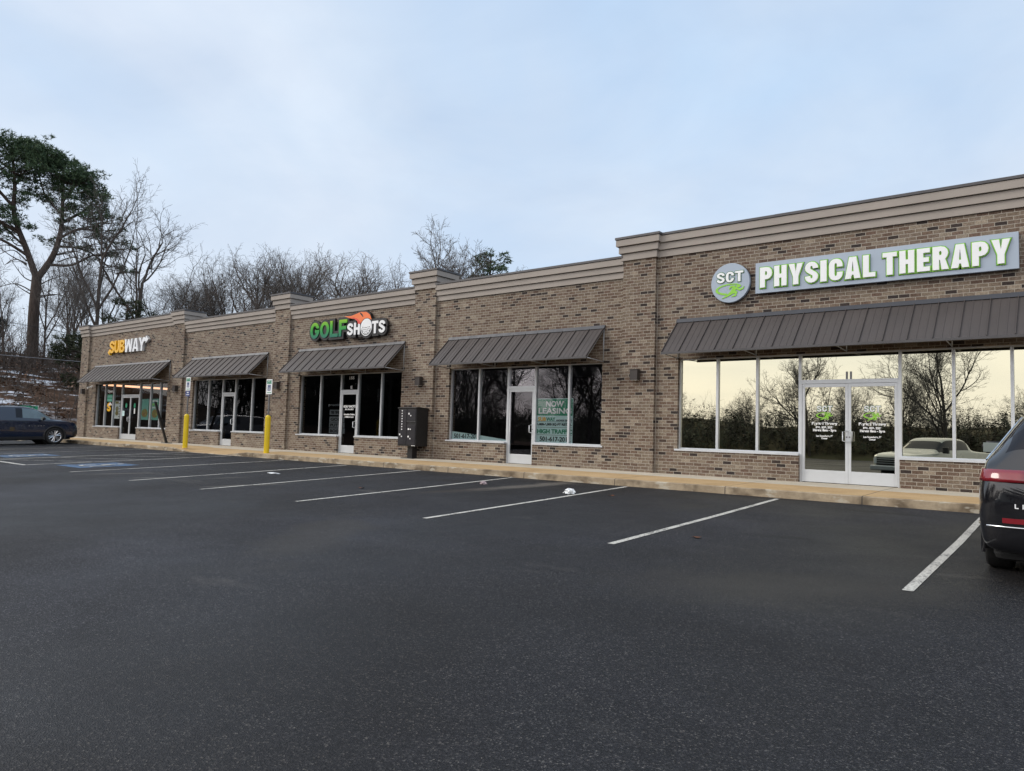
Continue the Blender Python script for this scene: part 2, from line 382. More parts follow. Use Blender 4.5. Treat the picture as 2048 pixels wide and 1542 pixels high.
# heavy condensed block letters drawn for the shop signs
def _rr(x0, x1, y0, y1, rx, ry, n=5):
    L = []
    for cx, cy, a0 in ((x1-rx, y0+ry, -90), (x1-rx, y1-ry, 0), (x0+rx, y1-ry, 90), (x0+rx, y0+ry, 180)):
        L += [(cx+rx*math.cos(R(a0+90*i/n)), cy+ry*math.sin(R(a0+90*i/n))) for i in range(n+1)]
    return L
def glyph(ch, w, h, v, q, r=.45):
    """outer loop (counter-clockwise) then holes (clockwise); v, q = upright and level stroke widths"""
    rx = w*r; ry = min(h*.5, rx*1.15)
    ri = max(.12*w, rx-v); rj = max(.1*w, ry-q)
    if ch == 'H': return [[(0,0),(v,0),(v,h/2-q/2),(w-v,h/2-q/2),(w-v,0),(w,0),(w,h),(w-v,h),(w-v,h/2+q/2),(v,h/2+q/2),(v,h),(0,h)]]
    if ch == 'I': return [[(0,0),(w,0),(w,h),(0,h)]]
    if ch == 'L': return [[(0,0),(w,0),(w,q),(v,q),(v,h),(0,h)]]
    if ch == 'T': return [[(w/2-v/2,0),(w/2+v/2,0),(w/2+v/2,h-q),(w,h-q),(w,h),(0,h),(0,h-q),(w/2-v/2,h-q)]]
    if ch == 'E': return [[(0,0),(w,0),(w,q),(v,q),(v,h/2-q/2),(w*.92,h/2-q/2),(w*.92,h/2+q/2),(v,h/2+q/2),(v,h-q),(w,h-q),(w,h),(0,h)]]
    if ch == 'F': return [[(0,0),(v,0),(v,h*.40),(w*.9,h*.40),(w*.9,h*.40+q),(v,h*.40+q),(v,h-q),(w,h-q),(w,h),(0,h)]]
    if ch == 'P' or ch == 'R':
        yb = h*(.40 if ch == 'P' else .43); ry2 = min(ry, (h-yb)/2); rj2 = max(.05*w, ry2-q)
        bowl = [(w-rx+rx*math.cos(R(a)), yb+ry2+ry2*math.sin(R(a))) for a in (-90,-60,-30,0)] + [(w-rx+rx*math.cos(R(a)), h-ry2+ry2*math.sin(R(a))) for a in (0,30,60,90)]
        hole = _rr(v, w-v, yb+q, h-q, min(ri, (w-2*v)/2), min(rj2, (h-yb-2*q)/2))[::-1]
        foot = [(0,0),(v,0),(v,yb)] if ch == 'P' else [(0,0),(v,0),(v,yb),(w*.48,yb),(w-v*1.02,0),(w*1.03,0),(w*.80,yb*1.06)]
        if ch == 'R': bowl = bowl[2:]
        return [foot + bowl + [(0,h)], hole]
    if ch == 'B':
        m_ = h*.52; o_ = _rr(0, w, 0, m_, rx, min(ry, m_/2))
        L = [(0,0)] + [(w-rx+rx*math.cos(R(a)), m_*.5+m_*.5*math.sin(R(a))) for a in range(-90,61,25)] + [(w*.95-rx+rx*math.cos(R(a)), (h+m_)/2+(h-m_)/2*math.sin(R(a))) for a in range(-55,91,24)] + [(0,h)]
        return [L, _rr(v, w-v, q, m_-q*.45, (w-2*v)*.4, (m_-1.45*q)*.4)[::-1], _rr(v, w*.95-v, m_+q*.45, h-q, (w*.95-2*v)*.4, (h-m_-1.45*q)*.4)[::-1]]
    if ch == 'O': return [_rr(0, w, 0, h, rx, h*.5 if r > .49 else ry, 9), _rr(v, w-v, q, h-q, (w-2*v)/2*.99 if r > .49 else min(ri,(w-2*v)/2*.95), (h-2*q)/2*.99 if r > .49 else min(rj,(h-2*q)/2), 9)[::-1]]
    if ch in 'CG':
        hi, lo = (h*.63, h*.37); ra = min(ri, (w-2*v)/2*.98); rb = min(rj if r < .49 else (h-2*q)*.48, (h-2*q)*.48); ryo = ry if r < .49 else h*.48
        out = _rr(0, w, 0, h, rx, ryo, 7); n = 8
        o_ = out[n:][:] ; A_ = [p for p in out[n:2*n] if p[1] > hi] + out[2*n:4*n] + [p for p in out[:n] if p[1] < lo]
        inn = _rr(v, w-v, q, h-q, ra, rb, 7); I_ = [p for p in inn[n:2*n] if p[1] > hi] + inn[2*n:4*n] + [p for p in inn[:n] if p[1] < lo]
        if ch == 'C': return [[(w,hi)] + A_ + [(w,lo),(w-v,lo)] + I_[::-1] + [(w-v,hi)]]
        return [[(w,hi)] + A_ + [(w,lo),(w,h*.54),(w*.54,h*.54),(w*.54,h*.54-q*.9),(w-v,h*.54-q*.9)] + I_[::-1] + [(w-v,hi)]]
    if ch == 'U':
        o_ = [(0,h),(0,ry)] + [(rx-rx*math.cos(R(a)), ry-ry*math.sin(R(a))) for a in (22,45,68,90)] + [(w-rx+rx*math.sin(R(a)), ry-ry*math.cos(R(a))) for a in (0,22,45,68)] + [(w,ry),(w,h),(w-v,h)]
        i0 = [(w-v, q+rj)] + [(w-v-ri2+ri2*math.cos(R(a)), q+rj-rj*math.sin(R(a))) for ri2 in [min(ri,(w-2*v)/2)] for a in (30,60,90)] + [(v+ri2-ri2*math.sin(R(a)), q+rj-rj*math.cos(R(a))) for ri2 in [min(ri,(w-2*v)/2*.98)] for a in (0,30,60)] + [(v,q+rj),(v,h)]
        return [o_ + i0]
    if ch == 'S':
        a, b = w/2-v/2, h/4-q/4; C_ = [(w/2+a*math.cos(R(t_)), h*.75-q/4+b*math.sin(R(t_))) for t_ in range(-5,181,23)]
        C_ += [(w/2-a*.96, h*.66), (w/2-a*.70, h*.59), (w/2, h*.50), (w/2+a*.70, h*.41), (w/2+a*.96, h*.34)]
        C_ += [(w/2+a*math.cos(R(t_)), h*.25+q/4+b*math.sin(R(t_))) for t_ in range(0,-189,-23)]
        Lf, Rt = [], []
        for i, p in enumerate(C_):
            d = Vector(C_[min(i+1,len(C_)-1)])-Vector(C_[max(i-1,0)]); d.normalize()
            nx, ny = -d.y, d.x; Lf.append((p[0]+nx*v/2, p[1]+ny*q/2)); Rt.append((p[0]-nx*v/2, p[1]-ny*q/2))
        return [Lf[::-1] + Rt][:1] if False else [Rt + Lf[::-1]]
    if ch == 'A':
        k = v*1.05; zb = h*.20; x_ = lambda z, s_: (w/2-v*.55)*z/h if s_ else k+(w/2-v*.0-k)*z/h
        L = [(0,0),(k,0),(k+.07*w,zb*.9),(w-k-.07*w,zb*.9),(w-k,0),(w,0),(w/2+v*.62,h),(w/2-v*.62,h)]
        z1, z2 = zb*.9+q*.8, h*.80; xa = lambda z: (k + (w/2-.02*w-k)*z/z2)
        return [L, [(xa(z1)+.01*w,z1),(w/2-.012*w,z2),(w/2+.012*w,z2),(w-xa(z1)-.01*w,z1)]]
    if ch == 'Y': return [[(w/2-v/2,0),(w/2+v/2,0),(w/2+v/2,h*.38),(w,h),(w-v*1.08,h),(w/2,h*.58),(v*1.08,h),(0,h),(w/2-v/2,h*.38)]]
    if ch == 'W': return [[(w*.12,0),(w*.12+v*1.05,0),(w*.5,h*.62),(w*.88-v*1.05,0),(w*.88,0),(w,h),(w-v*.95,h),(w*.82-v*.2,h*.42),(w*.5+v*.42,h*.98),(w*.5-v*.42,h*.98),(w*.18+v*.2,h*.42),(v*.95,h),(0,h)]]
WID = {'I': .46, 'W': 1.5, 'L': .86, 'T': .98, 'E': .84, 'F': .84, 'A': 1.12, 'Y': 1.1}
def block_text(name, word, x0, x1, z0, z1, y, mat, parent, depth, v, q=None, gap=.12, grow=0.0, r=.45, holes=True, step=0.0):
    tot = sum(WID.get(c_, 1.0) for c_ in word) + gap*(len(word)-1); k = (x1-x0)/tot; h = z1-z0; q = q or v*.85; x = x0; mb = MB()
    for ci, c_ in enumerate(word):
        wd = WID.get(c_, 1.0)*k; loops = glyph(c_, wd, h, min(v, wd) if c_ != 'I' else wd, q, r)
        cu = bpy.data.curves.new('outline', 'CURVE'); cu.dimensions = '2D'; cu.fill_mode = 'BOTH'; cu.extrude = depth/2
        for li, L in enumerate(loops):
            if li and not holes: continue
            P_ = [Vector((a+x, b+z0)) for a, b in L]; P_ = [p for i, p in enumerate(P_) if (p-P_[i-1]).length > 1e-4]; n = len(P_)
            area = sum(P_[i-1].x*P_[i].y - P_[i].x*P_[i-1].y for i in range(n))
            if (area < 0) == (li == 0): P_.reverse()
            Q = []
            for i in range(n):
                e0 = (P_[i]-P_[i-1]).normalized(); e1 = (P_[(i+1) % n]-P_[i]).normalized(); n0 = Vector((e0.y, -e0.x)); n1 = Vector((e1.y, -e1.x)); m_ = n0+n1
                m_ = n0 if m_.length < .2 else m_.normalized(); Q.append(P_[i] + m_*(grow/max(.6, m_.dot(n0))))
            sp = cu.splines.new('POLY'); sp.points.add(n-1); sp.use_cyclic_u = True
            for i, p in enumerate(Q): sp.points[i].co = (p.x, p.y, 0, 1)
        co = bpy.data.objects.new('outline', cu); COL.objects.link(co); dg = bpy.context.evaluated_depsgraph_get(); dg.update()
        me = bpy.data.meshes.new_from_object(co.evaluated_get(dg))
        mb.add([(p.co.x, y-depth/2-p.co.z - step*ci, p.co.y) for p in me.vertices], [tuple(p.vertices) for p in me.polygons])
        bpy.data.objects.remove(co); bpy.data.meshes.remove(me); bpy.data.curves.remove(cu)
        x += wd + gap*k
    return mb.build(name, mat, parent)

# ------------------------------------------------------------------ camera
cam_d = bpy.data.cameras.new('camera'); cam = bpy.data.objects.new('camera', cam_d); COL.objects.link(cam)
rt = Vector((0.7818873867, 0.6227274334, 0.0293710430)); up = Vector((0.0174993662, -0.0690174058, 0.9974619641)); fw = Vector((-0.6231740420, 0.7793889539, 0.0648611745))
cam.matrix_world = Matrix(((rt.x, up.x, -fw.x, 0.0), (rt.y, up.y, -fw.y, -16.21635), (rt.z, up.z, -fw.z, .8592), (0,0,0,1)))
cam_d.sensor_width = 36; cam_d.lens = 1464.978/2048*36; cam_d.clip_end = 2000; cam_d.clip_start = .05
scene.camera = cam

# ------------------------------------------------------------------ sky and light
w = bpy.data.worlds.new('World'); scene.world = w; w.use_nodes = True
t = w.node_tree; nd = t.nodes; lk = t.links
bg = nd['Background']; bg.inputs['Strength'].default_value = .1
SUN_EL, SUN_AZ = R(34), R(236)      # azimuth clockwise from +Y; light comes from behind-left of the camera
sky = nd.new('ShaderNodeTexSky'); sky.sky_type = 'NISHITA'; sky.sun_disc = False
sky.sun_elevation = SUN_EL; sky.sun_rotation = SUN_AZ; sky.air_density = 1.2; sky.dust_density = 2.0
tc = nd.new('ShaderNodeTexCoord')
sp = nd.new('ShaderNodeSeparateXYZ'); lk.new(tc.outputs['Generated'], sp.inputs[0])
def wmath(op, a, b):
    x = nd.new('ShaderNodeMath'); x.operation = op
    for i, v in enumerate((a, b)):
        if isinstance(v, (int, float)): x.inputs[i].default_value = v
        else: lk.new(v, x.inputs[i])
    return x.outputs[0]
def wramp(f, stops):
    x = nd.new('ShaderNodeValToRGB'); e = x.color_ramp.elements
    while len(e) < len(stops): e.new(.5)
    for i, (p, c) in enumerate(stops): e[i].position = p; e[i].color = (*c, 1)
    lk.new(f, x.inputs[0]); return x.outputs[0]
def wmix(f, a, b, mode='MIX'):
    x = nd.new('ShaderNodeMix'); x.data_type = 'RGBA'; x.blend_type = mode
    if isinstance(f, (int, float)): x.inputs[0].default_value = f
    else: lk.new(f, x.inputs[0])
    for s_, v in ((x.inputs[6], a), (x.inputs[7], b)):
        if isinstance(v, tuple): s_.default_value = (*v, 1)
        else: lk.new(v, s_)
    return x.outputs[2]
den = wmath('ADD', wmath('MAXIMUM', sp.outputs[2], 0.0), .22)
cv = nd.new('ShaderNodeCombineXYZ'); lk.new(wmath('DIVIDE', sp.outputs[0], den), cv.inputs[0]); lk.new(wmath('DIVIDE', sp.outputs[1], den), cv.inputs[1])
def wnoise(scale, det, rg, off=0.0):
    x = nd.new('ShaderNodeTexNoise'); x.inputs['Scale'].default_value = scale; x.inputs['Detail'].default_value = det; x.inputs['Roughness'].default_value = rg
    lk.new(cv.outputs[0], x.inputs['Vector']); x.inputs['Distortion'].default_value = .4; return x.outputs['Fac']
n1 = wnoise(.75, 6, .52); n2 = wnoise(1.9, 5, .55)
cloud = wramp(n1, [(.32, (.50,.69,.92)), (.44, (.545,.69,.885)), (.56, (.61,.72,.87)), (.70, (.73,.80,.91))])
cloud = wmix(1.0, cloud, wramp(n2, [(.3, (.90,.915,.94)), (.7, (1.08,1.065,1.04))]), 'MULTIPLY')
hz = nd.new('ShaderNodeMapRange'); lk.new(sp.outputs[2], hz.inputs[0]); hz.inputs[1].default_value = .02; hz.inputs[2].default_value = .38; hz.inputs[3].default_value = .62; hz.inputs[4].default_value = 0
cloud = wmix(hz.outputs[0], cloud, (.74,.79,.88))
# the evening side of the sky, behind the photographer, is brighter and warmer
bk = nd.new('ShaderNodeMapRange'); lk.new(sp.outputs[1], bk.inputs[0]); bk.inputs[1].default_value = .15; bk.inputs[2].default_value = -.75; bk.interpolation_type = 'SMOOTHSTEP'
cloud = wmix(bk.outputs[0], cloud, wmix(.6, cloud, wramp(n2, [(.3, (1.02,.93,.86)), (.7, (1.25,1.12,1.0))])))
k10 = wmix(1.0, cloud, (10.0,10.0,10.0), 'MULTIPLY')
allsky = wmix(.88, sky.outputs[0], k10)
boost = nd.new('ShaderNodeMapRange'); lk.new(sp.outputs[1], boost.inputs[0]); boost.inputs[1].default_value = .1; boost.inputs[2].default_value = -.7; boost.inputs[3].default_value = .98; boost.inputs[4].default_value = 1.45
allsky2 = nd.new('ShaderNodeVectorMath'); allsky2.operation = 'SCALE'; lk.new(allsky, allsky2.inputs[0]); lk.new(boost.outputs[0], allsky2.inputs['Scale'])
lk.new(allsky2.outputs[0], bg.inputs['Color'])
sd = bpy.data.lights.new('sun', 'SUN'); sd.energy = 1.45; sd.angle = R(30); sd.color = (1, .93, .84)
so = bpy.data.objects.new('sun', sd); COL.objects.link(so); so.location = (0, -20, 30)
sdir = Vector((math.sin(SUN_AZ)*math.cos(SUN_EL), math.cos(SUN_AZ)*math.cos(SUN_EL), math.sin(SUN_EL)))
so.rotation_euler = sdir.to_track_quat('Z', 'Y').to_euler()
vs = scene.view_settings; vs.view_transform = 'Standard'; vs.look = 'None'; vs.exposure = .22; vs.gamma = 1
scene.cycles.max_bounces = 8; scene.cycles.transparent_max_bounces = 16; scene.cycles.caustics_reflective = False
scene.cycles.use_denoising = True

#==SETTING==
def gz(y): return -.101 + .033*y if y > -18 else -.695 - .005*(-18-y)

mb = MB()
xs = [-49, -30, -15, 0, 15, 60]; ys = [24, 0, -2.45, -6, -10, -14, -18, -40, -66]
V = [(x, y, -.101 if y > 0 else gz(y)) for y in ys for x in xs]
F = [(j*6+i, (j+1)*6+i, (j+1)*6+i+1, j*6+i+1) for j in range(len(ys)-1) for i in range(5)]
mb.add(V, F); tag(mb.build('parking_lot', M['asphalt']), kind='structure')

gm = NT('field_grass'); p = gm.pos()
gm.base(gm.ramp(gm.noise(p, .4, 6, .65), [(.3, (.05,.042,.026)), (.55, (.10,.085,.05)), (.75, (.07,.075,.035))])); gm.set(rough=.95, spec=.1)
mb = MB(); mb.add([(-600,-600,-1.25),(600,-600,-1.25),(600,600,-1.25),(-600,600,-1.25)], [(0,1,2,3)])
tag(mb.build('ground', gm.mat), kind='structure')

# sidewalk with kerb and a kerb ramp at the access aisle
def walk_front(x):
    """height of the front (kerb) edge of the walk"""
    lo, hi = -.172, -.045
    if -25.9 <= x <= -23.6: return lo
    if -27.3 < x < -25.9: return hi + (lo-hi)*(x+27.3)/1.4
    if -23.6 < x < -22.2: return lo + (hi-lo)*(x+23.6)/1.4
    return hi
xs = [-44.2, -40, -36, -32, -29, -27.3, -26.6, -25.9, -24.7, -23.6, -22.9, -22.2, -20, -16, -12, -8, -4, 0, 4, 9]
mb = MB(); rows = []
for x in xs:
    zf = walk_front(x); ramp = zf < -.05
    rows.append([(x, .12, .0), (x, -1.15, -.012 if not ramp else -.012 - (.03 if zf < -.1 else .012)), (x, -1.8, (-.012-.045)/2 + ((zf+.045)*.45 if ramp else 0)), (x, -2.50, zf+.004), (x, -2.55, zf-.012), (x, -2.56, -.40)])
nr = 6
V = [q for r_ in rows for q in r_]; 
mb.v = V
for i in range(len(xs)-1):
    for j in range(nr-1):
        mb.f.append((i*nr+j, i*nr+j+1, (i+1)*nr+j+1, (i+1)*nr+j)); mb.m.append(0 if j == 0 else (1 if j < 3 else 2))
tag(mb.build('sidewalk', [M['walk_pale'], M['walk'], M['kerb']]), kind='structure')

# painted bay lines (each a sheet 4 mm above the tarmac)
def line_sheet(name, pts, mat, width=.1, dz=.005):
    mb = MB(); L = []
    n = len(pts)
    for i, (x, y) in enumerate(pts):
        a = Vector(pts[max(i-1, 0)]); b = Vector(pts[min(i+1, n-1)]); d = (b-a).normalized(); nx, ny = -d.y*width/2, d.x*width/2
        L.append(((x+nx, y+ny, gz(y+ny)+dz), (x-nx, y-ny, gz(y-ny)+dz)))
    V = [q for a in L for q in a]
    mb.add(V, [(2*i, 2*i+1, 2*i+3, 2*i+2) for i in range(n-1)])
    return tag(mb.build(name, mat), kind='structure')
for x0, x1, ya, yb in [(-1.30,-1.37,-9.05,-2.75),(-4.43,-4.55,-8.76,-2.72),(-7.5,-7.70,-8.74,-2.66),(-10.5,-10.78,-8.78,-2.62),(-13.45,-13.86,-8.86,-2.62),
                       (-16.2,-16.72,-8.97,-2.75),(-19.45,-19.75,-8.92,-2.75)]:
    mid = ((x0+x1)/2 + .02, (ya+yb)/2)
    line_sheet('bay_line', [(x0, ya), (x0*.7+x1*.3+.012, ya*.7+yb*.3), mid, (x1, yb)], M['line'], .09)
for x in (-22.75, -25.85, -29.0, -32.1, -35.2):
    line_sheet('bay_line', [(x, -8.8), (x-.1, -2.7)], M['line_old'] if x < -27 else M['line'], .10)
line_sheet('bay_line', [(-22.7, -8.82), (-25.9, -8.78)], M['line'], .12)
for k in range(4):
    line_sheet('hatch_line', [(-25.75, -8.6+k*1.5), (-22.85, -7.1+k*1.5)], M['line_old'], .10, .009)
def wheelchair_marking(cx, cy):
    mb = MB(); s_ = .78
    def q(x0, y0, x1, y1): 
        return [(x0,y0,gz(y0)+.005),(x1,y0,gz(y0)+.005),(x1,y1,gz(y1)+.005),(x0,y1,gz(y1)+.005)]
    mb.add(q(cx-s_, cy-s_, cx+s_, cy+s_), [(0,1,2,3)])
    o = tag(mb.build('accessible_marking', M['blue_paint']), kind='structure')
    mb = MB()
    for pts in ([(.0,.45),(-.02,.1),(.25,.08),(.38,-.35),(.5,-.35)], [(-.02,.2),(.25,.2)]):
        P_ = [(cx+a, cy+b_) for a, b_ in pts]
        for a, b_ in zip(P_, P_[1:]):
            A, B = Vector(a), Vector(b_); d = (B-A).normalized(); nx, ny = -d.y*.05, d.x*.05
            mb.add([(A.x+nx,A.y+ny,gz(A.y+ny)+.010),(A.x-nx,A.y-ny,gz(A.y-ny)+.010),(B.x-nx,B.y-ny,gz(B.y-ny)+.010),(B.x+nx,B.y+ny,gz(B.y+ny)+.010)], [(0,1,2,3)])
    n = 20
    for k in range(n):
        a0, a1 = R(150+k*220/n), R(150+(k+1)*220/n)
        ps = [(cx+.02+r_*math.cos(a), cy-.12+r_*math.sin(a)) for r_, a in ((.36,a0),(.27,a0),(.27,a1),(.36,a1))]
        mb.add([(a, b_, gz(b_)+.011) for a, b_ in ps], [(0,1,2,3)])
    ps = [(cx+.09*math.cos(2*math.pi*k/12), cy+.58+.09*math.sin(2*math.pi*k/12)) for k in range(12)]
    mb.add([(a, b_, gz(b_)+.010) for a, b_ in ps], [tuple(range(12))])
    mb.build('wheelchair_symbol', M['line'], o)
wheelchair_marking(-21.35, -7.5); wheelchair_marking(-27.4, -7.3)

# wooded bank: rises beyond the left end and behind the building
def soft(d, top):
    if d <= 0: return 0.0
    return top*(1-math.exp(-d/top))
def hill(x, y):
    a = soft(-48.5-x, 40)*.30; b = soft(y-21, 40)*.17
    a *= min(1, max(0, (y+40)/30)); h = max(a, b) + .35*min(a, b)
    k = min(1, max(0, max(-48.5-x, y-21))/4)
    return -.38 + h + k*(.45*noise.noise(Vector((x*.12, y*.12, 0))) + .15*noise.noise(Vector((x*.6, y*.6, 3))))
hm = NT('leaf_litter'); p = hm.pos()
f1 = hm.noise(p, 6, 6, .7); f2 = hm.noise(p, .5, 4)
c = hm.ramp(f1, [(.25, (.022,.014,.010)), (.45, (.062,.038,.026)), (.6, (.11,.068,.045)), (.78, (.17,.12,.085))])
c = hm.mix(1.0, c, hm.ramp(f2, [(.3, (.6,.6,.6)), (.7, (1.2,1.15,1.1))]), 'MULTIPLY')
x_, y_, z_ = hm.sep(p)
s1 = hm.noise(hm.comb(hm.math('MULTIPLY', x_, .8), hm.math('MULTIPLY', y_, .35), 0.0), .8, 5, .6); s2 = hm.noise(p, 4, 4, .7)
sn = hm.maprange(hm.math('ADD', s1, hm.math('MULTIPLY', s2, .25)), 0.68, 0.74, 0, 1)
sn = hm.math('MULTIPLY', sn, hm.maprange(z_, .6, 2.2, 0, 1))
hm.base(hm.mix(sn, c, (.70,.74,.80))); hm.set(rough=.95, spec=.1); hm.bump(f1, .8, .06)
mb = MB(); st = 2.0; gx = np.arange(-150, 60.1, st); gy = np.arange(-110, 130.1, st); ids = {}
for x in gx:
    for y in gy:
        if max(-48.5-x, y-21) > -2.1:
            ids[(x, y)] = len(mb.v); mb.v.append((float(x), float(y), hill(float(x), float(y))))
for x in gx[:-1]:
    for y in gy[:-1]:
        k = [(x,y),(x+st,y),(x+st,y+st),(x,y+st)]
        if all(q in ids for q in k): mb.f.append(tuple(ids[q] for q in k)); mb.m.append(0)
tag(mb.build('hillside', hm.mat, smooth=True), kind='structure')

#==BUILDING==
UNITS = {   # wall bays between piers: x0, x1, cornice bottom/top, bay edges, door bay
 'B': dict(x=(-41.57,-32.49), cb=5.295, ct=5.85, e=[-40.66,-39.70,-38.75,-37.79,-35.88,-34.80,-33.86,-33.02], d=3, g='glassB'),
 'C': dict(x=(-31.55,-24.62), cb=4.895, ct=5.43, e=[-30.76,-29.57,-28.47,-27.49,-26.27,-25.20], d=2, g='glassD'),
 'D': dict(x=(-23.66,-16.94), cb=4.895, ct=5.44, e=[-23.03,-21.87,-20.71,-19.78,-18.60,-17.54], d=2, g='glassD'),
 'E': dict(x=(-16.02,-9.36), cb=4.895, ct=5.445, e=[-15.42,-14.28,-13.175,-12.198,-11.07,-9.99], d=2, g='glassE'),
 'S': dict(x=(-8.45,0.35), cb=5.305, ct=5.88, e=[-7.86,-6.905,-5.966,-5.028,-3.072,-2.143,-1.205,-.24], d=3, g='glassS'),
}
PIERS = [(-42.50,-41.57),(-32.49,-31.55),(-24.62,-23.66),(-16.94,-16.02),(-9.36,-8.45),(.35,1.28)]
SILL, HEAD, DH, TH = .56, 2.76, 2.165, .30
FY = .085
bld = empty('strip_mall', (-18, 9, 0), 'long brown brick strip mall of five shop units with tan stepped cornices and metal awnings', 'building')
mb = MB()
for k, u in UNITS.items():
    x0, x1 = u['x']; e = u['e']; d = u['d']; top = u['cb'] + .12
    mb.box(x0, e[0], 0, TH, -.3, top); mb.box(e[-1], x1, 0, TH, -.3, top)
    mb.box(e[0], e[-1], 0, TH, HEAD, top)
    mb.box(e[0], e[d], 0, TH, -.3, SILL); mb.box(e[d+1], e[-1], 0, TH, -.3, SILL)
mb.box(1.28, 8.0, 0, TH, -.3, 5.425)                       # plain end bay beyond the frame
mb.box(-42.50, -42.20, .31, 18, -.3, 5.4); mb.box(7.7, 8.0, .31, 18, -.3, 5.4); mb.box(-42.19, 7.69, 17.7, 18, -.3, 5.4)
mb.build('wall', M['brick'], bld)
mb = MB(); mb.box(-42.18, 7.68, .32, 17.68, 4.55, 4.7); mb.build('roof', M['coping'], bld)
for (a, b) in PIERS:
    mb = MB(); mb.box(a, b, -.10, .31 if a > -42 else .31, -.3, 5.31); mb.build('pier', M['brick'], bld)
    mb = MB(); mb.box(b+.010, b+.022, -.0025, -.0002, -.01, 4.89); mb.build('control_joint', M['stucco'], bld)
    mb = MB()
    for z0, z1, o_ in ((5.308, 5.492, .045), (5.492, 5.672, .095), (5.672, 5.842, .15)):
        mb.box(a-o_, b+o_, -.10-o_, .62+o_, z0, z1 - .012)
        mb.box(a-o_+.03, b+o_-.03, -.10-o_+.03, .62+o_-.03, z1-.012, z1)
    pc = mb.build('pier_cap', M['stucco'], bld, bevel=.004)
    mb = MB(); mb.box(a-.17, b+.17, -.27, .79, 5.844, 5.90); mb.build('coping', M['coping'], pc)
for k, u in list(UNITS.items()) + [('Z', dict(x=(1.28, 8.0), cb=4.895, ct=5.44))]:
    x0, x1 = u['x']; cb, ct = u['cb'], u['ct']; hh = (ct-.055-cb)/3
    mb = MB()
    for i, o_ in enumerate((.04, .085, .135)):
        z0 = cb + i*hh; z1 = z0 + hh
        mb.box(x0, x1, -o_, -.0005, z0, z1-.013)
        mb.box(x0, x1, -o_+.028, -.0005, z1-.013, z1)
    mb.box(x0, x1, 0, TH, cb+.1203, ct-.056)
    cn = mb.build('cornice', M['stucco'], bld)
    mb = MB()
    L = x1-x0; n = max(1, round(L/3.2))
    for i in range(n): mb.box(x0+L*i/n+.002, x0+L*(i+1)/n-.002, -.155, TH+.03, ct-.055, ct+(.002 if i % 2 else 0))
    mb.build('coping', M['coping'], cn)

def frame_box(mb, x0, x1, z0, z1, t, y0, y1):
    """rectangular frame of four butted bars"""
    mb.box(x0, x0+t, y0, y1, z0, z1); mb.box(x1-t, x1, y0, y1, z0, z1)
    mb.box(x0+t, x1-t, y0, y1, z0, z0+t); mb.box(x0+t, x1-t, y0, y1, z1-t, z1)
def pane(x0, x1, z0, z1, g, parent, y=FY+.05):
    mb = MB(); mb.add([(x0,y,z0),(x1,y,z0),(x1,y,z1),(x0,y,z1)], [(0,1,2,3)])
    return mb.build('pane', M[g], parent)
def glazed_bay(x0, x1, z0, z1, g, name='window'):
    t = .027; mb = MB(); frame_box(mb, x0+.0005, x1-.0005, z0, z1, t, FY, FY+.11)
    o = mb.build(name, M['alu'], bld); pane(x0+t, x1-t, z0+t, z1-t, g, o); return o
def handle(parent, x, z0, z1, side):
    mb = MB(); y = FY-.0
    mb.tube([(x, y, z0), (x, y-.055, z0+.012), (x-side*.0, y-.07, z0+.05), (x, y-.07, z1-.05), (x, y-.055, z1-.012), (x, y, z1)], .012, 8)
    mb.build('handle', M['alu'], parent, smooth=True)
def door_leaf(x0, x1, z1, g, hand):
    """aluminium storefront leaf; hand=+1 pull on the right stile"""
    s_ = .055; kick = .27; mb = MB()
    mb.box(x0, x0+s_, FY+.012, FY+.057, .012, z1); mb.box(x1-s_, x1, FY+.012, FY+.057, .012, z1)
    mb.box(x0+s_, x1-s_, FY+.012, FY+.057, z1-s_*1.3, z1); mb.box(x0+s_, x1-s_, FY+.012, FY+.057, .012, kick)
    d = mb.build('door', M['alu'], bld, bevel=.003)
    pane(x0+s_, x1-s_, kick, z1-s_*1.3, g, d, FY+.036)
    hx = x1-s_-.035 if hand > 0 else x0+s_+.035
    mb = MB()
    xe = x1-s_*.5 if hand > 0 else x0+s_*.5
    mb.tube([(xe, FY+.014, .88), (xe, FY-.04, .885), (hx, FY-.055, .90), (hx, FY-.055, 1.09), (xe, FY-.04, 1.105), (xe, FY+.014, 1.11)], .011, 8)
    mb.build('handle', M['alu'], d, smooth=True)
    mb = MB(); mb.lathe([(.016, 0), (.016, .008)], (xe, FY+.005, .98), 'y', 12); mb.build('lock', M['steel'], d)
    return d
DOORS = {}; WINS = {}
for k, u in UNITS.items():
    e = u['e']; d = u['d']; g = u['g']; WINS[k] = []
    for i in range(len(e)-1):
        if i == d: WINS[k].append(glazed_bay(e[i], e[i+1], DH+.0, HEAD, g, 'transom_window'))
        else: WINS[k].append(glazed_bay(e[i], e[i+1], SILL+.045, HEAD, g))
    for a, b in ((e[0]-.06, e[d]-.002), (e[d+1]+.002, e[-1]+.06)):
        mb = MB(); mb.box(a, b, -.035, FY+.12, SILL+.001, SILL+.044); mb.build('window_sill', M['alu'], bld)
    a, b = e[d], e[d+1]
    mb = MB(); j = .045
    mb.box(a, a+j, FY, FY+.11, .0, DH-.0005); mb.box(b-j, b, FY, FY+.11, .0, DH-.0005); mb.box(a+j, b-j, FY, FY+.11, DH-.055, DH-.0005)
    mb.build('door_frame', M['alu'], bld)
    if k in 'BS':
        m_ = (a+b)/2
        DOORS[k] = [door_leaf(a+j+.003, m_-.002, DH-.06, g, 1), door_leaf(m_+.002, b-j-.003, DH-.06, g, -1)]
    else: DOORS[k] = [door_leaf(a+j+.003, b-j-.003, DH-.06, g, 1)]
# head flashing strips between awning and glass are the brick lintel itself

